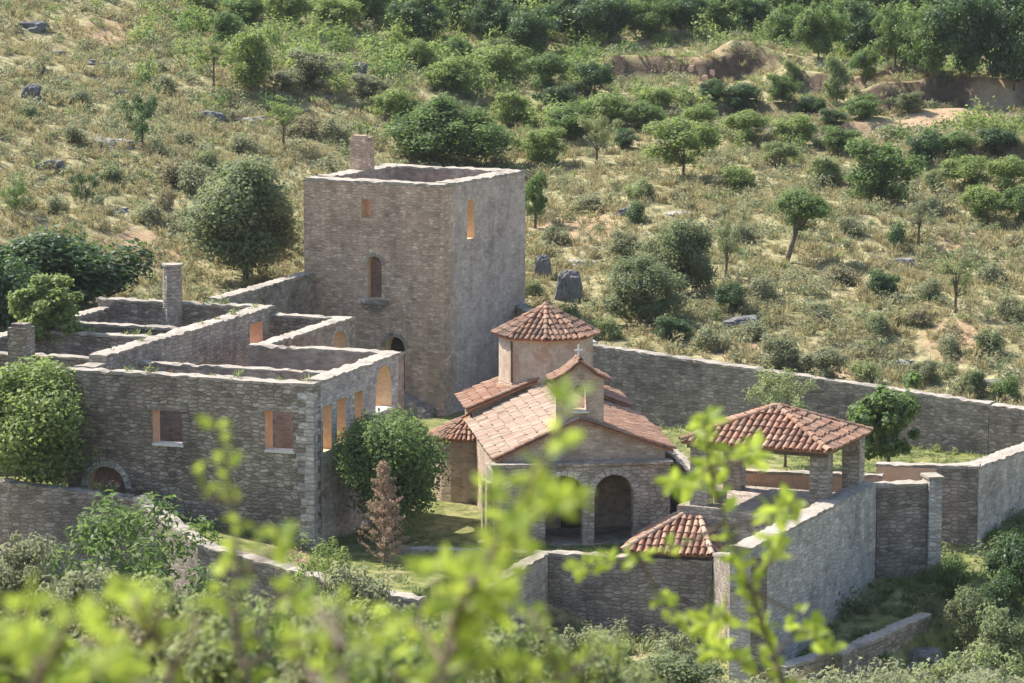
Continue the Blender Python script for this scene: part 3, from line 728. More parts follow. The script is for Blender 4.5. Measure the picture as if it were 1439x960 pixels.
# conchs
for sgn, uc in ((-1, 0.), (1, 6.)):
    vc = 9.75; N = 9; rr = 1.5
    ring = lambda r, z: [c3(uc+sgn*math.sin(math.pi*k/N)*r+sgn*.002, vc-math.cos(math.pi*k/N)*r*.92, z) for k in range(N+1)]
    mb = MB(); lo, up_ = ring(rr, -.4), ring(rr, 2.62)
    for k in range(N):
        if sgn < 0: mb.quad(lo[k+1], lo[k], up_[k], up_[k+1])
        else: mb.quad(lo[k], lo[k+1], up_[k+1], up_[k])
    mb.build('side_apse', 'church', ch)
    mb = MB(); er = ring(rr+.17, 2.58); apx = c3(uc+sgn*.002, vc, 3.42)
    for k in range(N): roof_face(mb, [er[k], er[k+1], apx], pitch=.2, row=.33)
    mb.build('side_apse_roof', ['tile', 'tile_bed'], ch)
# east apse
mb = MB(); lo = [c3(3+math.cos(math.pi*k/8)*1.3, 12.003+math.sin(math.pi*k/8)*1.2, -.3) for k in range(9)]; hi = [p+Vector((0, 0, 3.2)) for p in lo]
for k in range(8): mb.quad(lo[k+1], lo[k], hi[k], hi[k+1])
mb.build('east_apse', 'church', ch)
mb = MB(); er = [c3(3+math.cos(math.pi*k/8)*1.45, 12.003+math.sin(math.pi*k/8)*1.35, 2.86) for k in range(9)]
for k in range(8): roof_face(mb, [er[k], er[k+1], c3(3, 12.003, 3.7)], pitch=.22, row=.34)
mb.build('east_apse_roof', ['tile', 'tile_bed'], ch)
# bell gable
B0, B1, BC = 2.02, 3.84, 2.93
mb = MB(); wall(mb, CH, 'u', -.05, 1, B0, B1, 4.1, 6.22, .75, [(2.66, 3.22, 5.02, 6.04, True)], 0, 0, 0, 0)
gb = [(B0, 6.22), (B1, 6.22), (3.45, 6.45), (BC, 6.86), (2.4, 6.45)]
mb.prism([c3(u, .70, z+.001) for u, z in gb], [c3(u, -.05, z+.001) for u, z in gb])
bg = mb.build('bell_gable', 'church', ch)
mb = MB()
prof = [(1.84, 6.2), (2.38, 6.47), (BC, 6.92), (3.48, 6.47), (4.02, 6.2)]
for k, (p, q_) in enumerate(zip(prof[:-1], prof[1:])):
    (ua, za), (ub, zb) = p, q_
    if ua < BC-.01: pts = [c3(ua, .84, za), c3(ua, -.2, za), c3(ub, -.2, zb), c3(ub, .84, zb)]
    else: pts = [c3(ub, -.2, zb), c3(ub, .84, zb), c3(ua, .84, za), c3(ua, -.2, za)]
    slab(mb, pts, .05, 1); tiles(mb, pts, pitch=.21, row=.33)
for p, q_ in zip(prof[:-1], prof[1:]):
    for vv in (-.16, .8): 
        a_, b_ = (p, q_) if p[1] < q_[1] else (q_, p)
        ridge(mb, c3(a_[0], vv, a_[1]+.02), c3(b_[0], vv, b_[1]+.02), .085, 0, .28)
ridge(mb, c3(BC, -.2, 6.95), c3(BC, .84, 6.95), .1, 0, .3)
mb.build('bell_gable_roof', ['tile', 'tile_bed'], ch)
mb = MB(); mb.box(CH.o, CH.a, CH.b, 2.6, 3.28, -.14, .3, 4.96, 5.03); mb.build('window_sill', 'sill', ch)
mb = MB(); mb.box(CH.o, CH.a, CH.b, BC-.025, BC+.025, .28, .33, 6.95, 7.5); mb.box(CH.o, CH.a, CH.b, BC-.15, BC+.15, .285, .325, 7.26, 7.32); mb.build('cross', 'metal', ch)

# ---- boundary walls
def bwall(name, p, q, z0, zp, zq, th, side, label, mat='wall', cop=.06, root=None, cmat='coping', ops=(), jamb='bounce_ochre', cj=.035):
    p, q = Vector((p[0], p[1])), Vector((q[0], q[1])); fr = Fr(p, q-p); L = (q-p).length
    r = root or thing(name, (*((p+q)/2), z0), label, 'wall')
    mb = MB(); wall(mb, fr, 'u', 0., side, 0., L, z0, zp, th, ops, 0, 0, 1, .05, .6, zq); mb.build('wall' if root is None else 'wall', [mat, jamb], r)
    mb = MB(); coping(mb, fr, 'u', 0., side, -.03, L+.03, zp-.03, th, cop, .015, cj, .24, zq-.03); mb.build('coping', cmat, r)
    return r
bwall('boundary_wall', (3.4, 162.2), (20.5, 152.9), -.5, 3.45, 2.2, .65, 1, 'long dark rear boundary wall with pale top, running right from the church dome')
bwall('boundary_wall', (20.52, 152.88), (26., 149.9), -.5, 2.15, 1.9, .65, 1, 'far right end of the rear boundary wall, leaving the picture behind the leafy tree')
bwall('boundary_wall', (.05, 169.8), (3.35, 162.25), -.5, 4.3, 3.5, .6, 1, 'short stone wall joining the right corner of the tower to the rear wall')
bwall('boundary_wall', (-12.75, 156.5), (-9.0, 166.9), 0., 6.3, 6.25, .6, 1, 'sloping grey wall climbing from the ruined house to the left side of the tower')
bwall('boundary_wall', (8.12, 120.23), (13.61, 132.33), -5.2, 2.45, 2.5, .75, 1, 'tall pale grey retaining wall below the pavilion, running away to the right', 'wall_pale')
rw = bwall('boundary_wall', (13.64, 132.3), (15.55, 132.72), -2., 2.42, 2.45, .6, 1, 'short dark wall with an end pier, facing the viewer right of the pavilion')
mb = MB(); fr = Fr((15.58, 132.68), (1.9, .42)); mb.box(fr.o, fr.a, fr.b, 0, .5, -.14, .72, -2., 2.62); mb.build('pier', 'wall_pale', rw)
mb = MB(); mb.box(fr.o, fr.a, fr.b, -.05, .56, -.2, .78, 2.622, 2.72); mb.build('pier_cap', 'coping', rw)
bw = bwall('boundary_wall', (14.04, 136.6), (17.86, 135.81), -2., 2.45, 2.5, .6, 1, 'terrace wall with a warm lit panel painted orange behind the end pier, on the right')
fr = Fr((14.04, 136.6), (3.82, -.79)); mb = MB(); mb.box(fr.o, fr.a, fr.b, .02, 2.3, -.03, -.002, .9, 2.4); mb.build('warm_light_panel', 'terracotta', bw)  # orange sheet painting the warm light on this part of the wall
bwall('boundary_wall', (17.88, 135.8), (25.6, 150.), -2., 2.5, 2.2, .75, 1, 'pale wall receding from the terrace to the right edge of the picture', 'wall_pale')
bwall('boundary_wall', (-4.2, 131.25), (1.3, 130.4), -5., .22, .2, .6, 1, 'low courtyard front wall between the round green tree and the church porch')
bwall('boundary_wall', (1.34, 130.4), (7.3, 128.75), -5.2, .22, .25, .6, 1, 'dark front wall below the porch arches and the low tiled roof')
a, b = P(782, 788, .2), P(640, 852, -.2)
bwall('boundary_wall', (b.x, b.y), (1.32, 130.35), -5.2, -.25, .2, .55, 1, 'spur wall with pale top coming down towards the viewer from the front wall', 'wall_pale')
bwall('boundary_wall', (5.85, 136.8), (7.5, 131.4), -.3, 3.0, 2.3, .5, 1, 'grey inner wall between the church and the pavilion, half hidden by leaves')
bwall('boundary_wall', (7.32, 128.5), (8.1, 120.3), -5.2, .6, 2.2, .6, 1, 'side wall running from the front wall to the near end of the tall retaining wall')
tr = thing('terrace_wall', (-12, 131, -2), 'dark terrace wall with ragged pale top and pink flowers below the ruined house', 'wall')
TP = [((-25.5, 136.9), 2.6), ((-18.9, 133.), 2.4), ((-14.28, 132.65), 1.9), ((-11.4, 128.2), 1.), ((-6.66, 125.1), .35), ((-3.3, 123.5), -.05)]
for (p, zp), (q_, zq) in zip(TP[:-1], TP[1:]): bwall('w', p, q_, -4., zp, zq, .6, 1, '', root=tr, cop=.05, cj=.05)
lw = bwall('boundary_wall', (9.3, 119.2), (11.25, 122.0), -5., -1.45, -1.5, .55, 1, 'nearer stretch of the low pale topped wall at the bottom right')
bwall('boundary_wall', (11.42, 121.85), (15.2, 127.8), -5., -1.62, -1.5, .55, 1, 'farther stretch of the low wall at the bottom right, grown over by bushes')
pp = bwall('boundary_wall', (7.6, 135.55), (13.95, 133.85), -.3, 2.45, 2.5, .4, 1, 'orange rendered parapet at the back of the tiled pavilion', 'terracotta')

# ---- pavilion
pv = thing('pavilion', PV.p(-2.85, 2.45, 1.9), 'open pavilion with pyramid terracotta roof on square pillars behind the retaining wall', 'pavilion')
mb = MB(); mb.box(PV.o, PV.a, PV.b, -5.9, -.35, .05, 4.9, -.3, 1.95); mb.build('platform', 'church_dark', pv)
ec = [PV.p(-5.75, 0, 4.35), PV.p(0, 0, 4.35), PV.p(0, 4.9, 4.35), PV.p(-5.75, 4.9, 4.35)]; ap = PV.p(-2.87, 2.45, 5.47)
mb = MB()
for k in range(4): roof_face(mb, [ec[k], ec[(k+1) % 4], ap], pitch=.26, row=.42)
mb.build('roof', ['tile', 'tile_bed'], pv)
mb = MB()
for k in range(4): ridge(mb, ec[k]+Vector((0, 0, .04)), ap+Vector((0, 0, .04)), .12)
mb.tube([ap-Vector((0, 0, .05)), ap+Vector((0, 0, .12)), ap+Vector((0, 0, .16))], [.2, .17, .05], 8); mb.build('hip_tiles', 'tile', pv)
for u, v in ((-.85, .35), (-.78, 3.85), (-5.5, .35), (-5.5, 3.85)):
    mb = MB(); mb.box(PV.o, PV.a, PV.b, u, u+.68, v, v+.62, 1.952, 4.3); mb.build('pillar', 'church_dark', pv)
    mb = MB(); mb.box(PV.o, PV.a, PV.b, u-.012, u-.002, v+.02, v+.6, 1.96, 4.2); mb.build('pillar_warm_light', 'terracotta', pv)  # thin orange sheet: warm light on the pillar's left side, as colour
mb = MB()
for v in (.25, 4.5): mb.box(PV.o, PV.a, PV.b, -5.6, -.15, v, v+.18, 4.1, 4.26)
for u in (-5.5, -.45): mb.box(PV.o, PV.a, PV.b, u, u+.18, .435, 4.495, 4.1, 4.255)
mb.build('roof_beams', 'bark', pv)

# ---- gatehouse
GH = Fr((4.03, 129.4), (3.22, -.8))
gh = thing('gatehouse', GH.p(1.6, 2.2, -.3), 'low red tiled gatehouse roof just behind the dark front wall, half hidden by leaves', 'gatehouse')
mb = MB(); wall(mb, GH, 'u', .5, 1, .3, 3.0, -.4, .47, .4, [], 0, 0, 0, 0); wall(mb, GH, 'v', .3, 1, .9, 3.9, -.4, .47, .4, [], 0, 0, 0, 0)
wall(mb, GH, 'v', 3.0, -1, .9, 3.9, -.4, .47, .4, [], 0, 0, 0, 0); wall(mb, GH, 'u', 4.3, -1, .3, 3.0, -.4, .47, .4, [], 0, 0, 0, 0); mb.build('wall', ['church_dark'], gh)
ec = [GH.p(0, 0, .52), GH.p(3.35, 0, .52), GH.p(3.35, 4.6, .52), GH.p(0, 4.6, .52)]; ap = GH.p(2.3, 2.4, 1.8)
mb = MB()
for k in range(4): roof_face(mb, [ec[k], ec[(k+1) % 4], ap], pitch=.25, row=.4)
mb.build('roof', ['tile', 'tile_bed'], gh)
mb = MB()
for k in range(4): ridge(mb, ec[k]+Vector((0, 0, .04)), ap+Vector((0, 0, .04)), .11)
mb.build('hip_tiles', 'tile_pale', gh)

# ================================================================== ROCKS
def rock_mesh(seed, flat):
    import bmesh
    bm = bmesh.new(); bmesh.ops.create_icosphere(bm, subdivisions=4, radius=1.)
    o = Vector((seed*7.3, seed*1.7, 0))
    for v in bm.verts:
        d = v.co.normalized(); n1 = mnoise.noise(d*1.1+o); n2 = mnoise.noise(d*2.6+o*2); n3 = mnoise.noise(d*7+o)
        cell = mnoise.voronoi(d*1.5+o)[0][0]
        v.co = d*(.70+.3*n1+.2*n2+.13*n3+.34*cell)
        v.co.z = v.co.z*flat if v.co.z > 0 else v.co.z*.4
        if v.co.z > .55*flat: v.co.z = .55*flat+(v.co.z-.55*flat)*.3
    me = bpy.data.meshes.new('rock'); bm.to_mesh(me); bm.free(); me.materials.append(M['rock']); return me
ROCKS = [rock_mesh(i+1, f) for i, f in enumerate((.5, .8, 1.1, .6))]
def rock(px, py, wpx, hpx, i, label, mat='rock', group=None):
    b = hit(px, py); s = proj(b)[2]/F
    me = ROCKS[i % 4]
    o = bpy.data.objects.new('rock', me); col.objects.link(o); o.location = b-Vector((0, 0, hpx*s*.22))
    o.scale = (wpx*s*.55, wpx*s*.42, hpx*s*1.25); o.rotation_euler = (random.uniform(-.1, .1), random.uniform(-.1, .1), random.uniform(-.4, .4))
    if mat != 'rock': o.material_slots[0].link = 'OBJECT'; o.material_slots[0].material = M[mat]
    return tag(o, label, 'rock', group, 'thing')
for a in [(150, 200, 82, 26, 0, 'long flat grey rock outcrop beside the bare dark bush on the upper slope', 'rock_pale'),
          (292, 166, 52, 22, 1, 'blocky grey rock with bright top under the thin green tree'), (345, 168, 60, 12, 0, 'low flat rock slab trailing away from the blocky rock under the thin tree', 'rock_pale'),
          (42, 38, 52, 22, 3, 'dark brown flat topped rock ledge in the top corner of the dry slope'), (209, 56, 20, 18, 2, 'small upright grey rock standing on the grassy top of the slope', 'rock_pale'),
          (72, 75, 44, 16, 0, 'grey rock just below the dark ledge'), (48, 102, 44, 16, 3, 'wide low grey rock at the near end of the broken rock line'), (112, 88, 44, 14, 0, 'middle slab of the broken rock line', 'rock_pale'), (150, 92, 40, 14, 3, 'end slab of the broken rock line nearest the bare bush'),
          (45, 140, 30, 30, 2, 'rugged dark grey rock at the edge of the picture, above the dense evergreen'), (135, 118, 16, 16, 1, 'small round grey rock between the rock line and the long flat outcrop'), (170, 135, 24, 16, 1, 'low dark rock just above the long flat outcrop', 'rock'),
          (70, 240, 46, 30, 1, 'dark rounded rock amid grey scrub above the dense evergreen'), (160, 296, 40, 16, 0, 'pale flat rock in the scrub between the evergreen and the olive', 'rock_pale'),
          (502, 112, 34, 34, 2, 'big dark upright rock among grey shrubs above the tower', 'rock'), (455, 110, 22, 16, 1, 'small rock beside the big upright one above the tower'),
          (795, 420, 46, 58, 2, 'tall dark grey crag beside the tower, largest of the rocks near it'), (822, 372, 54, 22, 0, 'low grey rock shelf just above the tall crag', 'rock_pale'), (765, 392, 28, 48, 2, 'narrow dark rock between the tower and the tall crag'), (868, 378, 30, 16, 3, 'small grey rock between the shelf and the grey olive'),
          (1042, 462, 60, 34, 1, 'grey boulder heap in dark scrub below the grey olive'), (955, 302, 44, 16, 0, 'pale rock patch up the slope above the grey olive', 'rock_pale'), (885, 302, 36, 24, 1, 'dark rock in the scrub above the grey shelf'),
          (1228, 364, 22, 10, 0, 'tiny bluish grey stone on the slope beyond the leaning tree', 'rock_pale'), (1265, 372, 44, 20, 1, 'dark boulder by the thin bare tree beyond the leaning tree'), (1322, 358, 20, 12, 3, 'small pale rock near the thin broom tree at the edge', 'rock_pale'),
          (1270, 510, 30, 14, 0, 'pale flat stone in the scrub above the leafy courtyard tree', 'rock_pale'), (1405, 540, 46, 18, 0, 'grey stones in scrub just above the rear wall at the picture edge')]:
    rock(*a[:5], a[5], *(a[6:7]))
for k in range(7):
    rock(943+k*9.5, 112+.3*k, 9, 8, 1+k % 2, 'small reddish stone in the short row under the earth bank', 'terracotta', 'row of small reddish stones on the grass bench')
for (x, y, w_, h_, i, lab) in [(14.6, 126.2, 1.6, .9, 1, 'grey boulder at the end of the low wall among bushes'), (16.3, 128.2, 1.3, .6, 0, 'flat pale stone slab under the dark bushes by the low wall')]:
    o = bpy.data.objects.new('rock', ROCKS[i]); col.objects.link(o); o.location = (x, y, hz(x, y)); o.scale = (w_*.6, w_*.5, h_); tag(o, lab, 'rock', None, 'thing')

# ================================================================== TREES THAT STAND OUT
def at(x, y): return Vector((x, y, hz(x, y)))
def plant_D(name, px, top, D, wpx, kind, mat, label, cat, base_z=None, depth=1., **kw):
    """foot at distance D, crown top at pixel row `top`"""
    b = PY(px, 500, D); b.z = hz(b.x, b.y) if base_z is None else base_z
    h = PY(px, top, D).z-b.z; w_ = wpx*D/F
    return plant(name, b, w_, h, kind, mat, label, cat, depth=w_*depth, **kw)
plant_px('olive_tree', 345, 398, 205, 180, 'ball', 'leaf_olive', 'large rounded grey-green olive tree standing close against the tower', 'tree', trunk=.35, r0=.16, i=0)
plant_D('evergreen_tree', 75, 313, 158, 268, 'dome', 'leaf_dark', 'broad dense dark evergreen tree behind the ruined house', 'tree', trunk=.3, r0=.2, i=0)
plant_D('evergreen_tree', -10, 330, 154, 180, 'dome', 'leaf_dark', 'dark evergreen tree cut by the picture edge, joined to the broad one', 'tree', trunk=.3, r0=.2, i=1)
plant_D('fig_tree', 75, 384, 147, 128, 'lush', 'leaf_bright', 'light green young fig tree growing inside the ruined house by the chimneys', 'tree', base_z=2., trunk=4., r0=.09, i=0, nb=10)
plant_D('broadleaf_tree', 42, 502, 134.9, 232, 'ball', 'leaf_bright', 'bushy green tree at the picture edge in front of the ruined house', 'tree', trunk=.1, r0=.14, i=0)
plant_D('broadleaf_tree', -25, 545, 136.2, 120, 'big', 'leaf_bright', 'lower green tree overlapping the bushy one at the picture edge', 'tree', trunk=.4, r0=.12, i=0)
plant_D('laurel_tree', 550, 573, 133.4, 186, 'ball', 'leaf_mid', 'round dense dark green tree against the wall of the ruined house', 'tree', base_z=.1, trunk=.1, r0=.14, i=1)
plant_px('wall_shrub', 373, 440, 66, 42, 'lush', 'leaf_bright', 'small bright green shrub growing behind the corner of the long house wall', 'shrub', base=BD.p(-9.6, 18.6, 5.), parts=False)
plant_D('tamarisk_tree', 1105, 514, 150, 124, 'airy', 'leaf_pale', 'feathery pale green tree behind the pavilion roof', 'tree', base_z=0., trunk=1.6, r0=.07, nb=14)
plant_D('fruit_tree', 1250, 524, 146, 128, 'lush', 'leaf_mid', 'leafy rich green tree in the yard beside the pavilion', 'tree', base_z=0., trunk=1.2, r0=.1, i=1)
plant_D('bramble_bush', 205, 686, 122, 310, 'airy', 'leaf_mid', 'sprawling thin twigged green bush on the terrace wall below the ruined house', 'bush', trunk=.3, r0=.06, nb=16)
# dead conifer
def conifer(b, h, w_, label):
    root = thing('dead_conifer', b, label, 'tree')
    mb = MB(); mb.tube([(0, 0, -.2), (0.02, 0, h*.5), (0, .02, h)], [.07, .045, .012], 6)
    cen = []; nr = []
    for k in range(150):
        f = random.random()**.8; z = h*(.06+.92*f); L = w_*.5*(1-f)**.75*random.uniform(.6, 1.1)+.06; an = random.uniform(0, 6.283); up_ = random.uniform(.35, .8)
        p0 = Vector((0, 0, z)); p1 = p0+Vector((math.cos(an)*L, math.sin(an)*L, L*up_)); mb.tube([p0, p0.lerp(p1, .5)+Vector((0, 0, -.03)), p1], [.014, .009, .003], 3)
        for j in range(int(14+40*L)):
            q_ = p0.lerp(p1, random.uniform(.3, 1.05)); cen.append((q_.x+random.gauss(0, .035), q_.y+random.gauss(0, .035), q_.z+random.gauss(0, .035))); nr.append((random.gauss(0, 1), random.gauss(0, 1), random.gauss(0, 1)))
    mb.build('trunk', 'bark_dead').parent = root
    cen = np.array(cen); nr = np.array(nr); nr /= np.linalg.norm(nr, axis=1)[:, None]
    V, ti = leaves_mesh('n', cen, nr, rng.uniform(.03, .07, len(cen)), rng.random(len(cen)), .35)
    o = bpy.data.objects.new('crown', np_mesh('crown', V, ti, 'leaf_dead')); col.objects.link(o); o.parent = root
b = PY(538, 500, 129.6); conifer(Vector((b.x, b.y, -.3)), PY(538, 648, 129.6).z+.3, 2.1, 'dead brown conifer with bare pointed top in front of the round green tree')
b = PY(612, 500, 129.9); conifer(Vector((b.x, b.y, -2.2)), PY(600, 795, 129.9).z+2.2, 1.8, 'short dead reddish brown conifer below the courtyard front wall')

# ---- hillside trees and bushes: (px, foot py, width, height, kind, leaf, trunk fraction, noun)
LM = {'the tower chimney': (500, 205), 'the big olive': (345, 300), 'the church dome': (790, 450), 'the grey olive': (925, 375), 'the leaning tree': (1125, 315), 'the long flat rock outcrop': (150, 190),
      'the tall crag': (795, 400), 'the dirt track': (1320, 165), 'the earth bank': (950, 95), 'the pavilion roof': (1100, 600), 'the leafy courtyard tree': (1250, 580), 'the thin bare tree': (1280, 330), 'the upright dark rock': (502, 95),
      'the broad dark bush': (635, 190), 'the dense evergreen': (85, 370), 'the red earth scar': (1255, 95), 'the thin green tree': (293, 95), 'the grass bench': (1040, 120), 'the round meadow tree': (960, 210), 'the reddish stones': (970, 112)}
ADJ = {'leaf_bright': 'bright green', 'leaf_mid': 'mid green', 'leaf_dark': 'dark green', 'leaf_grey': 'grey-green', 'leaf_olive': 'dull olive-green', 'leaf_pale': 'pale green', 'leaf_tan': 'dry brownish'}
auto = []
_=0
def autolabel(o, px, py, wpx, mat, noun):
    n, (lx, ly) = min(LM.items(), key=lambda kv: (kv[1][0]-px)**2+2.2*(kv[1][1]-py)**2)
    dx, dy = px-lx, py-ly; dist = math.hypot(dx, dy)
    q_ = 'close' if dist < 60 else 'just' if dist < 115 else 'well'
    v = 'above' if dy < -18 else 'below' if dy > 18 else ''
    h = 'left of' if dx < -30 else 'right of' if dx > 30 else ''
    ph = f"{v} and {h}" if v and h else (v or h or 'at')
    sz = 'small' if wpx < 48 else 'medium' if wpx < 85 else 'large' if wpx < 130 else 'very large'
    auto.append([o, f"{sz} {ADJ[mat]} {noun} {q_} {ph} {n}", px, py])
def finish_labels():
    by = {}
    for a in auto: by.setdefault(a[1], []).append(a)
    for lab, L_ in by.items():
        if len(L_) > 1:
            L_.sort(key=lambda a: a[2])
            names = ['leftmost', 'second from left', 'third from left', 'fourth from left', 'fifth from left', 'sixth from left']
            if len(L_) == 2: names = ['left of two', 'right of two']
            for a, nm in zip(L_, names): a[1] = lab+', '+nm
    for a in auto: a[0]['label'] = a[1]
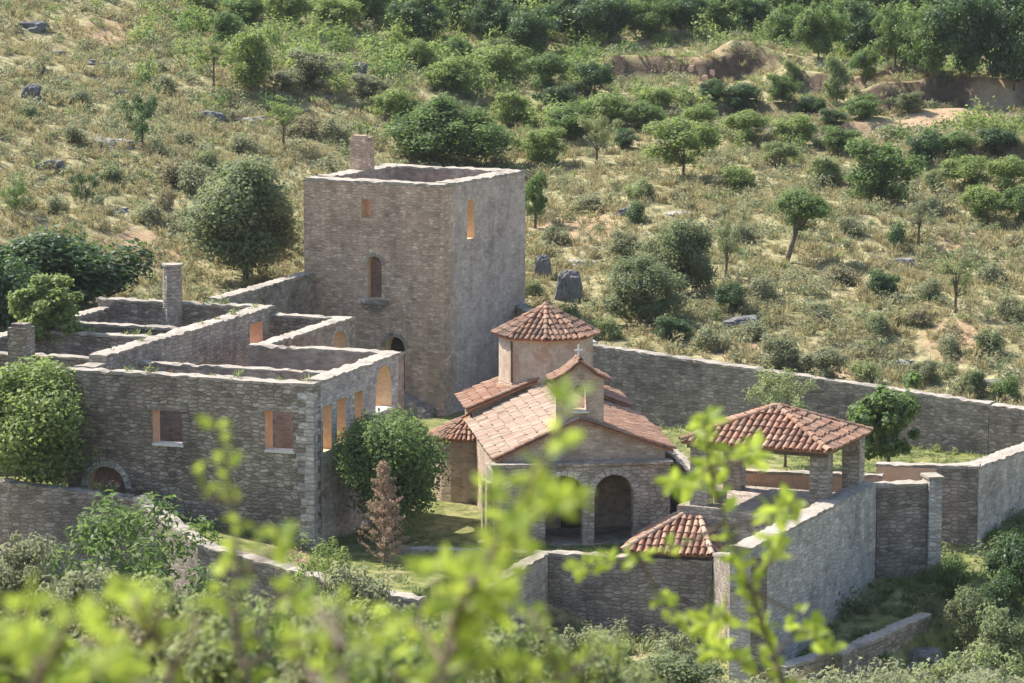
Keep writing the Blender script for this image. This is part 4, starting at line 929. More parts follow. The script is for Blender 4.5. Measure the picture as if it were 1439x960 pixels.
HILL = [
 # top band of dark woodland
 (470, 42, 80, 52, 'mid', 'leaf_bright', .1), (405, 40, 85, 60, 'mid', 'leaf_bright', .1), (345, 32, 70, 40, 'mid', 'leaf_mid', .1), (285, 20, 60, 36, 'mid', 'leaf_pale', .1), (520, 32, 70, 60, 'mid', 'leaf_mid', .1),
 (590, 62, 96, 76, 'big', 'leaf_dark', .1), (548, 86, 44, 26, 'mid', 'leaf_mid', .1), (640, 40, 80, 60, 'mid', 'leaf_mid', .1), (690, 60, 90, 72, 'big', 'leaf_dark', .1), (745, 82, 84, 74, 'big', 'leaf_dark', .1), (800, 58, 86, 76, 'big', 'leaf_dark', .1),
 (855, 62, 96, 78, 'big', 'leaf_dark', .1), (912, 52, 84, 66, 'big', 'leaf_mid', .1), (962, 50, 78, 66, 'big', 'leaf_dark', .1), (1012, 44, 70, 60, 'mid', 'leaf_mid', .1), (1052, 40, 60, 50, 'mid', 'leaf_dark', .1),
 (1100, 66, 70, 62, 'mid', 'leaf_mid', .1), (1150, 84, 92, 84, 'big', 'leaf_mid', .1), (1205, 82, 84, 86, 'big', 'leaf_dark', .1), (1258, 92, 82, 90, 'big', 'leaf_mid', .1), (1215, 112, 50, 44, 'mid', 'leaf_mid', .1), (1308, 108, 96, 104, 'big', 'leaf_mid', .1), (1362, 142, 120, 150, 'big', 'leaf_dark', .08), (1425, 128, 120, 150, 'big', 'leaf_dark', .08), (1285, 100, 60, 56, 'mid', 'leaf_mid', .1),
 (640, 12, 90, 40, 'big', 'leaf_dark', .1), (740, 18, 100, 50, 'big', 'leaf_dark', .1), (560, 18, 80, 40, 'big', 'leaf_mid', .1), (840, 16, 100, 50, 'big', 'leaf_mid', .1), (930, 12, 90, 46, 'big', 'leaf_dark', .1), (1130, 20, 110, 60, 'big', 'leaf_dark', .1), (1230, 28, 120, 64, 'big', 'leaf_dark', .1), (1340, 30, 130, 70, 'big', 'leaf_mid', .1), (1040, 8, 90, 40, 'big', 'leaf_dark', .1), (470, 8, 90, 36, 'mid', 'leaf_mid', .1), (1425, 20, 100, 60, 'big', 'leaf_mid', .1),
 # middle belt
 (440, 128, 86, 62, 'mid', 'leaf_grey', .1), (520, 142, 70, 40, 'mid', 'leaf_grey', .1), (585, 100, 66, 48, 'mid', 'leaf_bright', .1), (640, 96, 60, 46, 'mid', 'leaf_mid', .1), (630, 130, 92, 52, 'mid', 'leaf_bright', .1), (702, 122, 104, 62, 'mid', 'leaf_bright', .1), (690, 92, 60, 40, 'mid', 'leaf_pale', .1),
 (772, 128, 84, 56, 'mid', 'leaf_mid', .1), (780, 158, 66, 40, 'mid', 'leaf_dark', .1), (835, 140, 62, 54, 'mid', 'leaf_dark', .1), (860, 178, 90, 50, 'mid', 'leaf_bright', .1), (800, 196, 96, 54, 'mid', 'leaf_mid', .1), (720, 176, 80, 50, 'mid', 'leaf_bright', .1), (560, 170, 80, 48, 'mid', 'leaf_bright', .1),
 (632, 236, 186, 104, 'dense', 'leaf_mid', .08), (760, 232, 86, 56, 'mid', 'leaf_bright', .1), (838, 236, 72, 86, 'airy', 'leaf_pale', .35), (905, 186, 70, 44, 'mid', 'leaf_mid', .1), (878, 210, 44, 30, 'mid', 'leaf_dark', .1), (960, 256, 124, 92, 'mid', 'leaf_bright', .3),
 (925, 152, 60, 30, 'mid', 'leaf_bright', .1), (1000, 152, 52, 34, 'mid', 'leaf_dark', .1), (1045, 158, 70, 40, 'mid', 'leaf_dark', .1), (1100, 150, 56, 44, 'mid', 'leaf_mid', .1), (1175, 146, 44, 74, 'mid', 'leaf_pale', .1), (1112, 128, 30, 40, 'mid', 'leaf_pale', .1), (1140, 168, 56, 34, 'mid', 'leaf_dark', .1), (1210, 168, 70, 36, 'mid', 'leaf_mid', .1), (1170, 186, 50, 26, 'mid', 'leaf_dark', .1), (1275, 158, 56, 30, 'mid', 'leaf_olive', .1),
 (985, 186, 60, 42, 'mid', 'leaf_bright', .1), (1050, 200, 80, 48, 'mid', 'leaf_bright', .1), (1120, 206, 72, 48, 'mid', 'leaf_bright', .1), (1095, 236, 60, 38, 'mid', 'leaf_pale', .1), (1180, 216, 66, 40, 'mid', 'leaf_mid', .1), (1238, 288, 124, 98, 'mid', 'leaf_mid', .12), (1160, 262, 70, 46, 'mid', 'leaf_pale', .1), (1040, 268, 66, 36, 'mid', 'leaf_bright', .1),
 (1300, 236, 60, 56, 'mid', 'leaf_dark', .1), (1345, 226, 76, 44, 'mid', 'leaf_mid', .1), (1400, 220, 70, 42, 'mid', 'leaf_dark', .1), (1355, 268, 86, 50, 'mid', 'leaf_bright', .1), (1420, 272, 80, 56, 'mid', 'leaf_bright', .1), (1380, 316, 80, 56, 'mid', 'leaf_bright', .1), (1432, 318, 60, 60, 'mid', 'leaf_mid', .1), (1310, 268, 40, 30, 'mid', 'leaf_pale', .1), (1290, 346, 56, 78, 'airy', 'leaf_grey', .35),
 # left slope
 (300, 132, 66, 78, 'airy', 'leaf_bright', .55), (352, 128, 90, 92, 'mid', 'leaf_bright', .12), (320, 70, 60, 56, 'mid', 'leaf_mid', .1), (398, 212, 60, 78, 'airy', 'leaf_bright', .45), (200, 212, 60, 100, 'airy', 'leaf_dark', .1), (120, 290, 50, 60, 'airy', 'leaf_dark', .1), (60, 110, 34, 36, 'airy', 'leaf_grey', .1), (400, 130, 60, 30, 'mid', 'leaf_grey', .1),
 (20, 300, 60, 60, 'airy', 'leaf_mid', .1), (240, 260, 60, 36, 'small', 'leaf_tan', .0), (210, 318, 50, 34, 'small', 'leaf_grey', .0), (100, 200, 44, 28, 'small', 'leaf_grey', .0), (260, 210, 44, 30, 'small', 'leaf_grey', .0), (430, 190, 56, 30, 'small', 'leaf_tan', .0), (340, 216, 50, 30, 'small', 'leaf_grey', .0), (160, 260, 46, 30, 'small', 'leaf_olive', .0), (80, 300, 40, 28, 'small', 'leaf_grey', .0), (235, 296, 40, 34, 'small', 'leaf_tan', .0),
 (470, 200, 50, 40, 'small', 'leaf_grey', .0), (40, 170, 44, 26, 'small', 'leaf_olive', .0), (110, 150, 40, 26, 'small', 'leaf_grey', .0), (230, 130, 46, 28, 'small', 'leaf_grey', .0), (270, 270, 60, 46, 'small', 'leaf_grey', .0), (290, 240, 40, 30, 'small', 'leaf_olive', .0),
 # right slope
 (752, 322, 44, 84, 'mid', 'leaf_mid', .25), (905, 456, 120, 100, 'dense', 'leaf_olive', .1), (955, 422, 110, 118, 'dense', 'leaf_olive', .12), (878, 372, 62, 50, 'mid', 'leaf_grey', .1), (1020, 392, 56, 84, 'airy', 'leaf_olive', .3), (1240, 420, 54, 42, 'mid', 'leaf_dark', .05), (1342, 440, 64, 92, 'airy', 'leaf_pale', .3),
 (1100, 524, 74, 58, 'mid', 'leaf_grey', .05), (1160, 536, 84, 50, 'mid', 'leaf_grey', .05), (1215, 540, 60, 36, 'small', 'leaf_pale', .0), (1025, 440, 54, 44, 'mid', 'leaf_dark', .05), (1060, 478, 60, 30, 'small', 'leaf_grey', .0), (1000, 492, 60, 36, 'small', 'leaf_grey', .0), (895, 312, 34, 34, 'small', 'leaf_dark', .0), (945, 478, 64, 36, 'mid', 'leaf_dark', .0),
 (1260, 350, 34, 40, 'small', 'leaf_dark', .0), (1190, 330, 50, 30, 'small', 'leaf_grey', .0), (1180, 400, 54, 30, 'small', 'leaf_tan', .0), (1310, 420, 44, 34, 'small', 'leaf_grey', .0), (1390, 400, 54, 34, 'small', 'leaf_grey', .0), (1330, 500, 50, 30, 'small', 'leaf_grey', .0), (1390, 500, 60, 40, 'small', 'leaf_olive', .0), (1420, 450, 56, 36, 'small', 'leaf_grey', .0), (1300, 540, 50, 36, 'mid', 'leaf_grey', .0), (1370, 556, 50, 40, 'mid', 'leaf_olive', .0), (1415, 562, 44, 36, 'small', 'leaf_mid', .0),
 (780, 342, 46, 26, 'small', 'leaf_grey', .0), (830, 300, 50, 30, 'small', 'leaf_grey', .0), (900, 280, 50, 30, 'small', 'leaf_pale', .0), (1040, 340, 54, 30, 'small', 'leaf_grey', .0), (1070, 420, 54, 34, 'small', 'leaf_grey', .0), (1150, 450, 50, 30, 'small', 'leaf_grey', .0), (1230, 470, 54, 32, 'small', 'leaf_olive', .0), (1290, 460, 44, 28, 'small', 'leaf_tan', .0), (800, 460, 44, 40, 'small', 'leaf_pale', .0), (852, 476, 50, 34, 'small', 'leaf_pale', .0), (750, 420, 36, 30, 'small', 'leaf_olive', .0),
]
for (px, py, wp, hp, kind, mat, tf) in HILL:
    b = hit(px, py); s = proj(b)[2]/F
    noun = 'tree' if tf >= .2 or hp >= 60 else 'bush' if kind != 'small' else 'shrub'
    big = kind != 'small'
    o = plant({'tree': 'hillside_tree', 'bush': 'hillside_bush', 'shrub': 'hillside_shrub'}[noun], b, wp*s, hp*s, kind, mat, None, noun, f'{noun}s on the hillside behind the walls', trunk=tf*hp*s, parts=big, nb=6 if tf < .2 else 11, r0=.07 if tf < .25 else .09)
    o['kind'] = 'thing'; autolabel(o, px, py-hp/2, wp, mat, noun)
# leaning tree with its forked trunk
b = hit(1103, 370); s = proj(b)[2]/F
o = plant('hillside_tree', b, 94*s, 106*s, 'mid', 'leaf_mid', 'round green tree with a bare dark leaning trunk, alone on the dry slope', 'tree', trunk=48*s, lean=(22*s, .2), r0=.16, nb=12, i=1)

# ================================================================== GROUND COVER (nobody could count it)
def blades(n, r, h, wd):
    a = rng.uniform(0, 6.283, n); rr = r*rng.random(n)**.5
    base = np.stack([np.cos(a)*rr*.5, np.sin(a)*rr*.5, np.zeros(n)], 1)
    tip = np.stack([np.cos(a)*(rr*1.1+.05*h)+rng.normal(0, .1*r, n), np.sin(a)*(rr*1.1)+rng.normal(0, .1*r, n), h*rng.uniform(.5, 1.1, n)], 1)
    ph = rng.uniform(0, 6.283, n); sd_ = np.stack([np.cos(ph), np.sin(ph), np.zeros(n)], 1)*wd*rng.uniform(.6, 1.4, n)[:, None]
    m = (base+tip)*.5+np.array([0, 0, .08*h])
    return np.stack([base, m-sd_, tip, m+sd_], 1).reshape(-1, 3), rng.random(n)
def tuft_shrub(n, r, h, ls):
    p, nn, ti, c, z0, hi = crown_pts(7, n, seed=int(rng.integers(1e6)), spread=.45, shape='dome')
    p = p*np.array([r, r, h]); V, ti = leaves_mesh('t', p, nn, ls*rng.uniform(.6, 1.3, len(p)), ti, .4); return V, ti
def scatter(name, pts, temps, smin, smax, mat, label):
    Vs = []; Ts = []
    for x, y, z in pts:
        V, ti = temps[int(rng.integers(len(temps)))]
        a = rng.uniform(0, 6.283); s = rng.uniform(smin, smax); ca, sa = math.cos(a)*s, math.sin(a)*s
        X = V[:, 0]*ca-V[:, 1]*sa+x; Y = V[:, 0]*sa+V[:, 1]*ca+y; Z_ = V[:, 2]*s*rng.uniform(.8, 1.2)+z-.03
        Vs.append(np.stack([X, Y, Z_], 1)); Ts.append(np.clip(ti*.6+.4*rng.random(), 0, 1))
    o = bpy.data.objects.new(name, np_mesh(name, np.concatenate(Vs), np.concatenate(Ts), mat)); col.objects.link(o)
    return tag(o, label, 'ground cover', None, 'stuff')
def pick(n, y0, y1, margin, dens, big_=False, keep_low=True):
    x = rng.uniform(-50, 50, n*4); y = y0+(y1-y0)*rng.random(n*4)
    ok = (np.abs(x) < y*.1435+margin) & ~in_comp(x, y) & (rng.random(n*4) < dens(x, y))
    for dx, dy in ((.5, 0), (-.5, 0), (0, .5), (0, -.5)): ok &= ~in_comp(x+dx, y+dy)
    x, y = x[ok][:n], y[ok][:n]
    d = np.full(len(x), 1e9)
    for a, b_ in zip(road_pts[:-1], road_pts[1:]):
        dx, dy = b_.x-a.x, b_.y-a.y; tt = np.clip(((x-a.x)*dx+(y-a.y)*dy)/(dx*dx+dy*dy), 0, 1); d = np.minimum(d, np.hypot(x-a.x-tt*dx, y-a.y-tt*dy))
    k = (d > 1.6) & ~((x > 7.) & (x < 16.5) & (y > 108) & (y < 128) & keep_low)
    if big_:
        for x0, x1, ya, yb, st in BANKS:
            yy = ya+(yb-ya)*(x-x0)/(x1-x0); k &= ~((x > x0-1) & (x < x1+1) & (y > yy-7) & (y < yy+4.5))
    x, y = x[k], y[k]
    return np.stack([x, y, terrain(x, y)], 1)
hillgreen = lambda x, y: sstep((y-(197-.1*x))/38)*(.08+.92*sstep((x+30)/18))
T_straw = [blades(40, .30, .36, .02) for _ in range(6)]; T_green = [blades(40, .3, .26, .026) for _ in range(5)]
T_scrub = [tuft_shrub(96, .5, .5, .07) for _ in range(9)]; T_thick = [tuft_shrub(260, .5, .62, .05) for _ in range(8)]
dA = lambda x, y: np.clip(1.1-hillgreen(x, y)*.8, 0, 1)*(.15+1.1*vn1(x, y, 2.2))
scatter('dry_grass', pick(6500, 150, 268, 5, dA), T_straw, .7, 1.5, 'leaf_straw', 'straw coloured dry grass tufts all over the slope behind the walls')
scatter('straw_scrub', pick(4200, 150, 262, 5, dA), T_scrub, .45, 1.25, 'leaf_straw', 'dry yellowish cushion plants all over the slope behind the walls')
dB = lambda x, y: np.clip((vn2(x, y, 5.5)*1.7+vn3(x, y, 1.6)*.8-.85), 0, 1)
scatter('grey_scrub', pick(2900, 152, 262, 5, dB), T_scrub, .5, 1.7, 'leaf_grey', 'low grey-green aromatic scrub covering the slope behind the walls')
dB2 = lambda x, y: np.clip((vn1(x, y, 6.)*1.7+vn2(x, y, 1.9)*.8-.9), 0, 1)
scatter('olive_scrub', pick(1500, 152, 265, 5, dB2), T_scrub, .5, 1.5, 'leaf_olive', 'dull olive-green scrub mixed into the slope behind the walls')
dC = lambda x, y: np.clip((vn3(x, y, 5.)*1.5+vn1(x, y, 1.4)*.6-.75), 0, 1)
scatter('brown_scrub', pick(2200, 152, 250, 5, dC), T_scrub, .4, 1.3, 'leaf_tan', 'dry brownish low scrub mixed into the slope behind the walls')
dD = lambda x, y: np.clip(.10+hillgreen(x, y)*1., 0, 1)*(.2+.8*vn2(x, y, 3.))
scatter('green_weeds', pick(2600, 160, 285, 6, dD), T_green, .9, 1.8, 'leaf_pale', 'fresh green grass and weeds between the bushes of the upper slope')
dT = lambda x, y: hillgreen(x, y)*np.clip(vn1(x, y, 8.)*1.5+vn3(x, y, 2.5)*.6-.62, 0, 1)
scatter('thicket', pick(900, 188, 285, 6, dT, True), T_thick, 1.2, 3.4, 'leaf_bright', 'bright green thicket filling the gaps between the trees of the upper slope')
dT2 = lambda x, y: hillgreen(x, y)*np.clip(vn2(x, y, 7.)*1.5+vn1(x, y, 2.5)*.6-.62, 0, 1)
scatter('mid_green_thicket', pick(700, 196, 292, 6, dT2, True), T_thick, 1.2, 3.2, 'leaf_mid', 'mid green thicket filling the gaps between the trees of the upper slope')  # second thicket layer in the mid green leaf colour
# in front of the walls and down the viewer's slope
ones = lambda x, y: np.full(x.shape, .8)
scatter('slope_grass', pick(2200, 60, 131, 5, ones), T_green, .9, 1.9, 'leaf_pale', 'pale green grass on the slope below the walls')
scatter('slope_scrub', pick(1300, 80, 129, 5, ones), T_thick, .8, 2.1, 'leaf_grey', 'grey-green low scrub on the slope below the walls')
dE = lambda x, y: np.where(x > 8, .9, 0.)
scatter('bank_grass', pick(900, 119, 150, 4, dE, False, False), T_green, .8, 1.5, 'leaf_mid', 'shaded green grass below the retaining wall')
dF = lambda x, y: np.where(x > 15.2+.5*np.clip(126-y, -99, 9), .9, 0.)
scatter('bank_scrub', pick(260, 117, 148, 4, dF), T_thick, .8, 1.9, 'leaf_olive', 'olive-green low scrub around the low wall below the pavilion')
# weeds along the feet and tops of the walls
wp = []
def along(p, q_, z, off, n):
    d = Vector((q_[0]-p[0], q_[1]-p[1])); nn = Vector((d.y, -d.x)).normalized()
    for _ in range(n):
        f = random.random(); x_, y_ = p[0]+d.x*f+nn.x*off, p[1]+d.y*f+nn.y*off
        wp.append((x_, y_, z if z is not None else hz(x_, y_)))
along((4, 161.8), (20, 153.1), None, .35, 60); along((8.3, 120.4), (13.6, 132.1), None, .4, 40); along((13.7, 132.2), (15.6, 132.6), None, .3, 14); along((-4, 131.1), (1.2, 130.35), None, .4, 24)
along((1.4, 130.3), (6.9, 128.7), None, .5, 30); along((18, 135.8), (24, 148), None, .4, 34); along((-3.9, 124.5), (1.2, 130.2), None, .5, 26)
for p, q_ in zip(TP[:-1], TP[1:]): along(p[0], q_[0], None, .5, 22)
p, q_ = BD.p(-10.2, 0), BD.p(0, 0); along(p, q_, None, .35, 44); p, q_ = BD.p(0, 0), BD.p(0, 8.8); along(p, q_, None, .35, 30); p, q_ = CH.p(-.4, -.6), CH.p(6.3, -.6); along(p, q_, None, .3, 14); p, q_ = CH.p(-.3, 8.), CH.p(-.3, -.6)
p, q_ = TW.p(-7.4, 0), TW.p(0, 0); along(p, q_, None, .35, 20)
for (p, q_), z in (((BD.p(-10, .4), BD.p(-.2, .4)), Z+.03), ((BD.p(-9.9, 2), BD.p(-9.9, 17)), 6.63), ((BD.p(-16.5, 17.4), BD.p(-9.6, 17.4)), 6.62), ((BD.p(-16.5, 9.7), BD.p(-10.3, 9.7)), 6.27)): along(p, q_, z, 0., 9)
along((5, 161.6), (20, 153.4), 2.6, -.35, 0); along((-18.5, 133.3), (-14.6, 132.95), 2.15, 0, 8)
T_weed = [tuft_shrub(40, .22, .3, .05) for _ in range(5)]+[blades(18, .18, .28, .02) for _ in range(3)]
scatter('wall_weeds', wp, T_weed, .5, 1.5, 'leaf_pale', 'weeds growing at the feet and on the tops of the stone walls')
# courtyard lawn tufts
x = rng.uniform(-8, 26, 3000); y = rng.uniform(125, 162, 3000); uc = (x-CH.o[0])*CH.a[0]+(y-CH.o[1])*CH.a[1]; vc = (x-CH.o[0])*CH.b[0]+(y-CH.o[1])*CH.b[1]
up_ = (x-PV.o[0])*PV.a[0]+(y-PV.o[1])*PV.a[1]; vp = (x-PV.o[0])*PV.b[0]+(y-PV.o[1])*PV.b[1]
ub = (x-BD.o[0])*BD.a[0]+(y-BD.o[1])*BD.a[1]
ok = in_comp(x, y) & ~((uc > -2) & (uc < 8) & (vc > -1) & (vc < 14)) & ~((up_ > -6.2) & (up_ < .3) & (vp > -.3) & (vp < 5.3)) & (ub > .3)
for dx, dy in ((.6, 0), (-.6, 0), (0, .6), (0, -.6)): ok &= in_comp(x+dx, y+dy)
T_lawn = [blades(30, .28, .16, .02) for _ in range(5)]
scatter('lawn_grass', np.stack([x[ok], y[ok], terrain(x[ok], y[ok])], 1), T_lawn, .7, 1.4, 'leaf_pale', 'yellow-green grass of the church courtyard')

# ================================================================== FOREGROUND BUSHES ON THE VIEWER'S SLOPE
FG = [ # px, top py, distance, width px, kind, leaf, words
 (15, 745, 92, 140, 'mid', 'leaf_grey', 'grey-green bush at the picture edge below the terrace wall'),
 (100, 792, 36, 190, 'mid', 'leaf_grey', 'wide grey-green bush under the sprawling thin twigged one'),
 (235, 805, 30, 150, 'mid', 'leaf_pale', 'pale bush under the sprawling thin twigged one'),
 (330, 815, 20, 190, 'mid', 'leaf_pale', 'pale bush just behind the yellow-green sapling by the house corner'),
 (420, 842, 17, 170, 'mid', 'leaf_bright', 'bright green bush between the blurred saplings'),
 (505, 790, 98, 150, 'mid', 'leaf_grey', 'grey-green bush below the dead conifer'),
 (455, 755, 123, 110, 'airy', 'leaf_bright', 'small light green bush on the terrace wall below the house corner'),
 (575, 840, 22, 190, 'mid', 'leaf_pale', 'pale bush below the front wall, left of the middle sapling'),
 (680, 850, 19, 150, 'mid', 'leaf_pale', 'pale bush at the foot of the spur wall'),
 (800, 878, 100, 130, 'mid', 'leaf_grey', 'grey-green bush in the hollow under the dark front wall'),
 (890, 895, 96, 130, 'airy', 'leaf_pale', 'pale twiggy bush in the hollow below the dark front wall'),
 (945, 885, 112, 100, 'mid', 'leaf_grey', 'grey-green bush against the foot of the front wall under the tiled roof'),
 (970, 915, 80, 150, 'mid', 'leaf_olive', 'olive-green bush at the bottom behind the sharpest sapling'),
 (735, 868, 17, 200, 'mid', 'leaf_pale', 'pale bush at the bottom under the middle sapling'),
 (850, 893, 17, 170, 'mid', 'leaf_pale', 'pale blurred bush at the bottom right of the middle sapling'),
 (60, 858, 17, 240, 'mid', 'leaf_pale', 'blurred pale green bush near the bottom corner'),
 (190, 845, 15, 230, 'mid', 'leaf_tan', 'blurred dry brownish bush at the bottom, second from the corner'),
 (320, 838, 14, 260, 'mid', 'leaf_pale', 'large blurred pale bush at the bottom under the sapling by the house corner'),
 (470, 848, 13, 250, 'mid', 'leaf_grey', 'large blurred grey-green bush at the bottom between two saplings'),
 (130, 915, 9, 260, 'lush', 'leaf_bright', 'strongly blurred bright green bush at the bottom beside the corner leaves'),
 (400, 925, 9, 240, 'lush', 'leaf_bright', 'strongly blurred bright green bush at the bottom between two saplings'),
 (590, 872, 10, 240, 'mid', 'leaf_bright', 'blurred bright green bush at the foot of the middle sapling'),
 (20, 880, 7.5, 170, 'lush', 'leaf_fresh', 'strongly blurred yellow-green leaves in the bottom corner'),
 (1262, 955, 113, 100, 'mid', 'leaf_olive', 'olive-green bush at the bottom in front of the low wall'),
 (1325, 915, 113, 120, 'mid', 'leaf_pale', 'pale sunlit bush at the bottom in front of the low wall end'),
 (1400, 900, 112, 150, 'mid', 'leaf_pale', 'sunlit pale bush in the bottom corner beyond the low wall'),
 (1368, 822, 126, 80, 'mid', 'leaf_olive', 'round olive-green bush beside the boulder below the pier'),
 (1432, 745, 129, 110, 'mid', 'leaf_dark', 'dark green bush at the picture edge below the receding pale wall'),
 (1405, 800, 127, 90, 'mid', 'leaf_dark', 'dark green bush below the receding pale wall, nearer one'),
 (1345, 776, 130, 70, 'mid', 'leaf_mid', 'green bush at the foot of the end pier'),
 (1420, 850, 120, 110, 'mid', 'leaf_olive', 'olive-green bush in the shade above the bottom corner'),
 (1178, 893, 121.2, 34, 'small', 'leaf_tan', 'dry brownish shrub growing on top of the low wall'),
]
for (px, top, D, wp, kind, mat, lab) in FG:
    b = PY(px, 500, D); b.z = hz(b.x, b.y)
    tz = PY(px, top, D).z; h = max(tz-b.z, .5); w_ = wp*D/F
    plant('slope_bush' if kind != 'small' else 'slope_shrub', b, max(w_, .5), h, kind, mat, lab, 'bush' if kind != 'small' else 'shrub', 'bushes on the slope in front of the walls', trunk=max(0, h-w_*1.1) if kind != 'small' else 0, parts=kind != 'small', r0=.04, nb=8)['kind'] = 'thing'

# ---- weeds and flowers on the terrace wall
def flower_clump(px, py, z, label, mat='petal', n=60):
    b = P(px, py, z); root = thing('flowering_plant', b, label, 'plant')
    V, ti = tuft_shrub(110, .35, .4, .045); o = bpy.data.objects.new('foliage', np_mesh('foliage', V, ti, 'leaf_bright')); col.objects.link(o); o.parent = root
    p = rng.normal(size=(n, 3))*np.array([.26, .22, .08])+np.array([0, 0, .38]); nn = rng.normal(size=(n, 3))*.4+np.array([0, -.5, .8]); nn /= np.linalg.norm(nn, axis=1)[:, None]
    V, ti = leaves_mesh('b', p, nn, rng.uniform(.025, .05, n), rng.random(n), .8); o = bpy.data.objects.new('blossom', np_mesh('blossom', V, ti, mat)); col.objects.link(o); o.parent = root
flower_clump(405, 790, .62, 'pink flowers in bloom on the terrace wall below the house corner')
flower_clump(432, 802, .45, 'second clump of pink flowers, nearer the dead conifer, on the terrace wall')
flower_clump(152, 694, 2.0, 'sparse pink flowers on the terrace wall in front of the bricked arch', n=30)

# ================================================================== NEAR SAPLINGS (out of focus, close to the viewer)
LEAF = [(0, 0, 0), (.18, .2, .05), (.5, .28, .08), (.8, .16, .05), (1., 0, -.04), (.8, -.16, .05), (.5, -.28, .08), (.18, -.2, .05)]
def sapling(paths, D, size, label, dens, seed, spread=1.):
    rd = random.Random(seed)
    p0 = PY(paths[0][0][0], paths[0][0][1], D); foot = Vector((p0.x, p0.y, hz(p0.x, p0.y)))
    root = thing('sapling', foot, label, 'sapling', 'leafy saplings close to the viewer')
    st = MB(); lf = MB()
    for k, path in enumerate(paths):
        pts = [PY(x, y, D+rd.uniform(-.25, .25)*spread) for x, y in path]
        pts = [p_+Vector((rd.gauss(0, .01), 0, rd.gauss(0, .01))) for p_ in pts]
        if k == 0: pts = [foot-Vector((0, 0, .1))]+[foot.lerp(pts[0], .5)]+pts
        n = len(pts); r0 = .011 if k == 0 else .006
        st.tube(pts, [r0*(1-.75*i/(n-1)) for i in range(n)], 6)
        for i in range(1 if k else 2, n-1):
            a, b = pts[i], pts[i+1]; L_ = (b-a).length; m = max(1, int(L_*dens))
            for j in range(m):
                q_ = a.lerp(b, (j+rd.random())/m)
                for rep in range(rd.choice((1, 2, 2))): one_leaf(lf, q_, (b-a).normalized(), size*rd.uniform(.45, 1.2), rd)
        for rep in range(3): one_leaf(lf, pts[-1], (pts[-1]-pts[-2]).normalized()*1.6, size*rd.uniform(.7, 1.), rd)
    st.build('stem', 'bark', root); lf.build('foliage', 'leaf_fresh', root)
def one_leaf(mb, p, d, s, rd):
    out = (Vector((rd.gauss(0, 1), rd.gauss(0, .8), rd.gauss(.15, .6))).normalized()*1.1+d*.6).normalized()
    nr = Vector((rd.gauss(0, .7), rd.gauss(-.5, .7), rd.gauss(.7, .5))); side = nr.cross(out)
    if side.length < 1e-3: return
    side.normalize(); nn = out.cross(side); st_ = p+out*s*.22
    P_ = [st_+out*x*s+side*y*s+nn*(z-.12*x*x)*s for x, y, z in LEAF]; t_ = rd.random()
    mid = [st_+out*x*s-nn*.12*x*x*s for x in (.18, .5, .8)]
    mb.quad(P_[0], P_[1], mid[0], P_[7], 0, t_)
    mb.quad(P_[1], P_[2], mid[1], mid[0], 0, t_); mb.quad(mid[0], mid[1], P_[6], P_[7], 0, t_)
    mb.quad(P_[2], P_[3], mid[2], mid[1], 0, t_); mb.quad(mid[1], mid[2], P_[5], P_[6], 0, t_)
    mb.quad(P_[3], P_[4], P_[5], mid[2], 0, t_)
sapling([[(360, 1010), (352, 900), (345, 800), (322, 710), (305, 615)], [(345, 800), (380, 760), (402, 745)], [(322, 710), (285, 685), (268, 672)], [(352, 900), (395, 850), (415, 820)], [(352, 900), (310, 840), (320, 780)], [(355, 940), (420, 900), (445, 870)]], 5.8, .038, 'blurred yellow-green sapling with few leaves, in front of the house corner', 54, 5)
sapling([[(590, 1010), (625, 920), (670, 830), (712, 750), (760, 650), (795, 560)], [(670, 830), (700, 800), (745, 735)], [(670, 830), (640, 800), (610, 790)], [(625, 920), (590, 880), (560, 870)], [(712, 750), (765, 720), (800, 700)], [(712, 750), (680, 720), (676, 690)], [(625, 920), (690, 880), (720, 850)], [(600, 980), (660, 940), (700, 930)], [(625, 920), (640, 860), (655, 800)], [(600, 980), (560, 940), (540, 915)], [(610, 950), (650, 900), (690, 830)]], 5.2, .038, 'blurred yellow-green sapling with dense leaves, in front of the church', 54, 8)
sapling([[(1110, 1010), (1085, 920), (1050, 830), (1020, 740), (1000, 660), (998, 580)], [(1020, 740), (960, 760), (900, 780), (822, 798)], [(900, 780), (930, 830), (945, 868)], [(1020, 740), (1080, 722), (1115, 716)], [(1000, 660), (1050, 640), (1062, 630)], [(1000, 660), (965, 680), (948, 690)], [(1050, 830), (1010, 860), (980, 880)], [(1085, 920), (1130, 880), (1150, 905)], [(1100, 970), (1040, 930), (1000, 915)], [(1100, 970), (1160, 930), (1170, 915)], [(1050, 830), (1080, 790), (1085, 760)], [(1050, 830), (1110, 850), (1140, 860)]], 9.5, .05, 'yellow-green sapling, sharpest of the near ones, in front of the small tiled roof', 70, 3)
sapling([[(60, 1010), (55, 950), (40, 890), (30, 850)], [(55, 950), (100, 900), (120, 860)], [(60, 990), (10, 940), (-10, 900)], [(60, 1000), (130, 960), (170, 920)]], 4.2, .034, 'strongly blurred leafy sapling rising in the bottom corner', 60, 11)
sapling([[(235, 1010), (240, 950), (225, 890), (232, 830)], [(240, 950), (280, 900), (290, 860)], [(238, 980), (180, 940), (165, 900)], [(225, 890), (195, 850), (190, 825)]], 5., .03, 'strongly blurred thin sapling at the bottom between the corner and the house corner', 46, 12)
sapling([[(470, 1010), (478, 950), (470, 900), (490, 850)], [(478, 950), (520, 910), (535, 880)], [(475, 980), (430, 940), (420, 905)], [(470, 900), (445, 860), (450, 835)]], 4.6, .032, 'strongly blurred low sapling at the bottom beside the middle one', 50, 13)
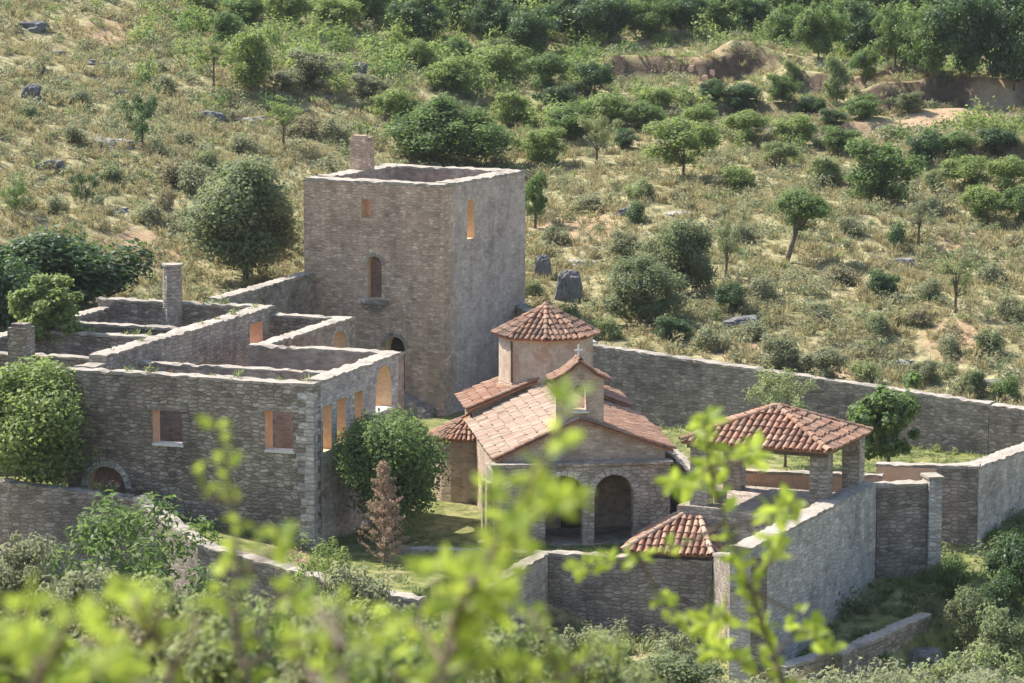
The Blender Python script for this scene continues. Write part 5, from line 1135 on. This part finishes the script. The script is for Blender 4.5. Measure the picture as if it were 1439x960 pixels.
sapling([[(800, 1010), (795, 960), (770, 910), (760, 870)], [(795, 960), (840, 930), (860, 900)], [(798, 985), (745, 950), (730, 925)]], 5.2, .032, 'strongly blurred low sapling at the bottom under the front wall', 46, 14)
finish_labels()

# ================================================================== LIGHT, SKY, CAMERA
SUN_AZ = (-.84, .54); SUN_EL = R(51)
L = math.hypot(*SUN_AZ); sd = Vector((SUN_AZ[0]/L*math.cos(SUN_EL), SUN_AZ[1]/L*math.cos(SUN_EL), math.sin(SUN_EL)))
sl = bpy.data.lights.new('sun', 'SUN'); sl.energy = 4.8; sl.angle = R(.5); sl.color = (1., .93, .82)
so = bpy.data.objects.new('sun', sl); col.objects.link(so); so.rotation_euler = sd.to_track_quat('Z', 'Y').to_euler()
w = bpy.data.worlds.new('World'); scene.world = w; w.use_nodes = True; nt = w.node_tree
sky = nt.nodes.new('ShaderNodeTexSky'); sky.sky_type = 'NISHITA'; sky.sun_disc = False
sky.sun_elevation = SUN_EL; sky.sun_rotation = math.atan2(sd.x, sd.y); sky.air_density = 1.2; sky.dust_density = 2.; sky.altitude = 300
bg = nt.nodes['Background']; bg.inputs[1].default_value = .125; nt.links.new(sky.outputs[0], bg.inputs[0])
t = NT('haze_air'); pv_ = t.new('ShaderNodeVolumePrincipled'); pv_.inputs['Color'].default_value = (.86, .9, .95, 1); pv_.inputs['Density'].default_value = .00008; pv_.inputs['Anisotropy'].default_value = .1
t.link(pv_.outputs[0], t.out.inputs['Volume'])
mb = MB(); z0_, z1_ = float(GZ.min())-1., max(float(GZ.max()), CZ)+6.
mb.prism([(-330, -142, z0_), (330, -142, z0_), (330, 612, z0_), (-330, 612, z0_)], [(-330, -142, z1_), (330, -142, z1_), (330, 612, z1_), (-330, 612, z1_)])
hz_o = mb.build('haze', t.m); tag(hz_o, 'thin sunlit haze over the valley', 'haze', None, 'stuff')
cam = bpy.data.cameras.new('camera'); co = bpy.data.objects.new('camera', cam); col.objects.link(co)
co.location = (0, 0, CZ); co.rotation_euler = (math.pi/2-PITCH, 0, 0)
cam.sensor_width = 36; cam.lens = 36*F/1439; cam.clip_end = 3000; cam.clip_start = .1
cam.dof.use_dof = True; cam.dof.focus_distance = 146.; cam.dof.aperture_fstop = 6.; cam.dof.aperture_blades = 7
scene.camera = co
vs = scene.view_settings; vs.view_transform = 'Standard'; vs.look = 'None'; vs.gamma = 1; vs.use_curve_mapping = False; vs.exposure = 1.06
scene.cycles.use_denoising = True; scene.cycles.max_bounces = 7; scene.cycles.diffuse_bounces = 4; scene.cycles.transmission_bounces = 4; scene.cycles.transparent_max_bounces = 4
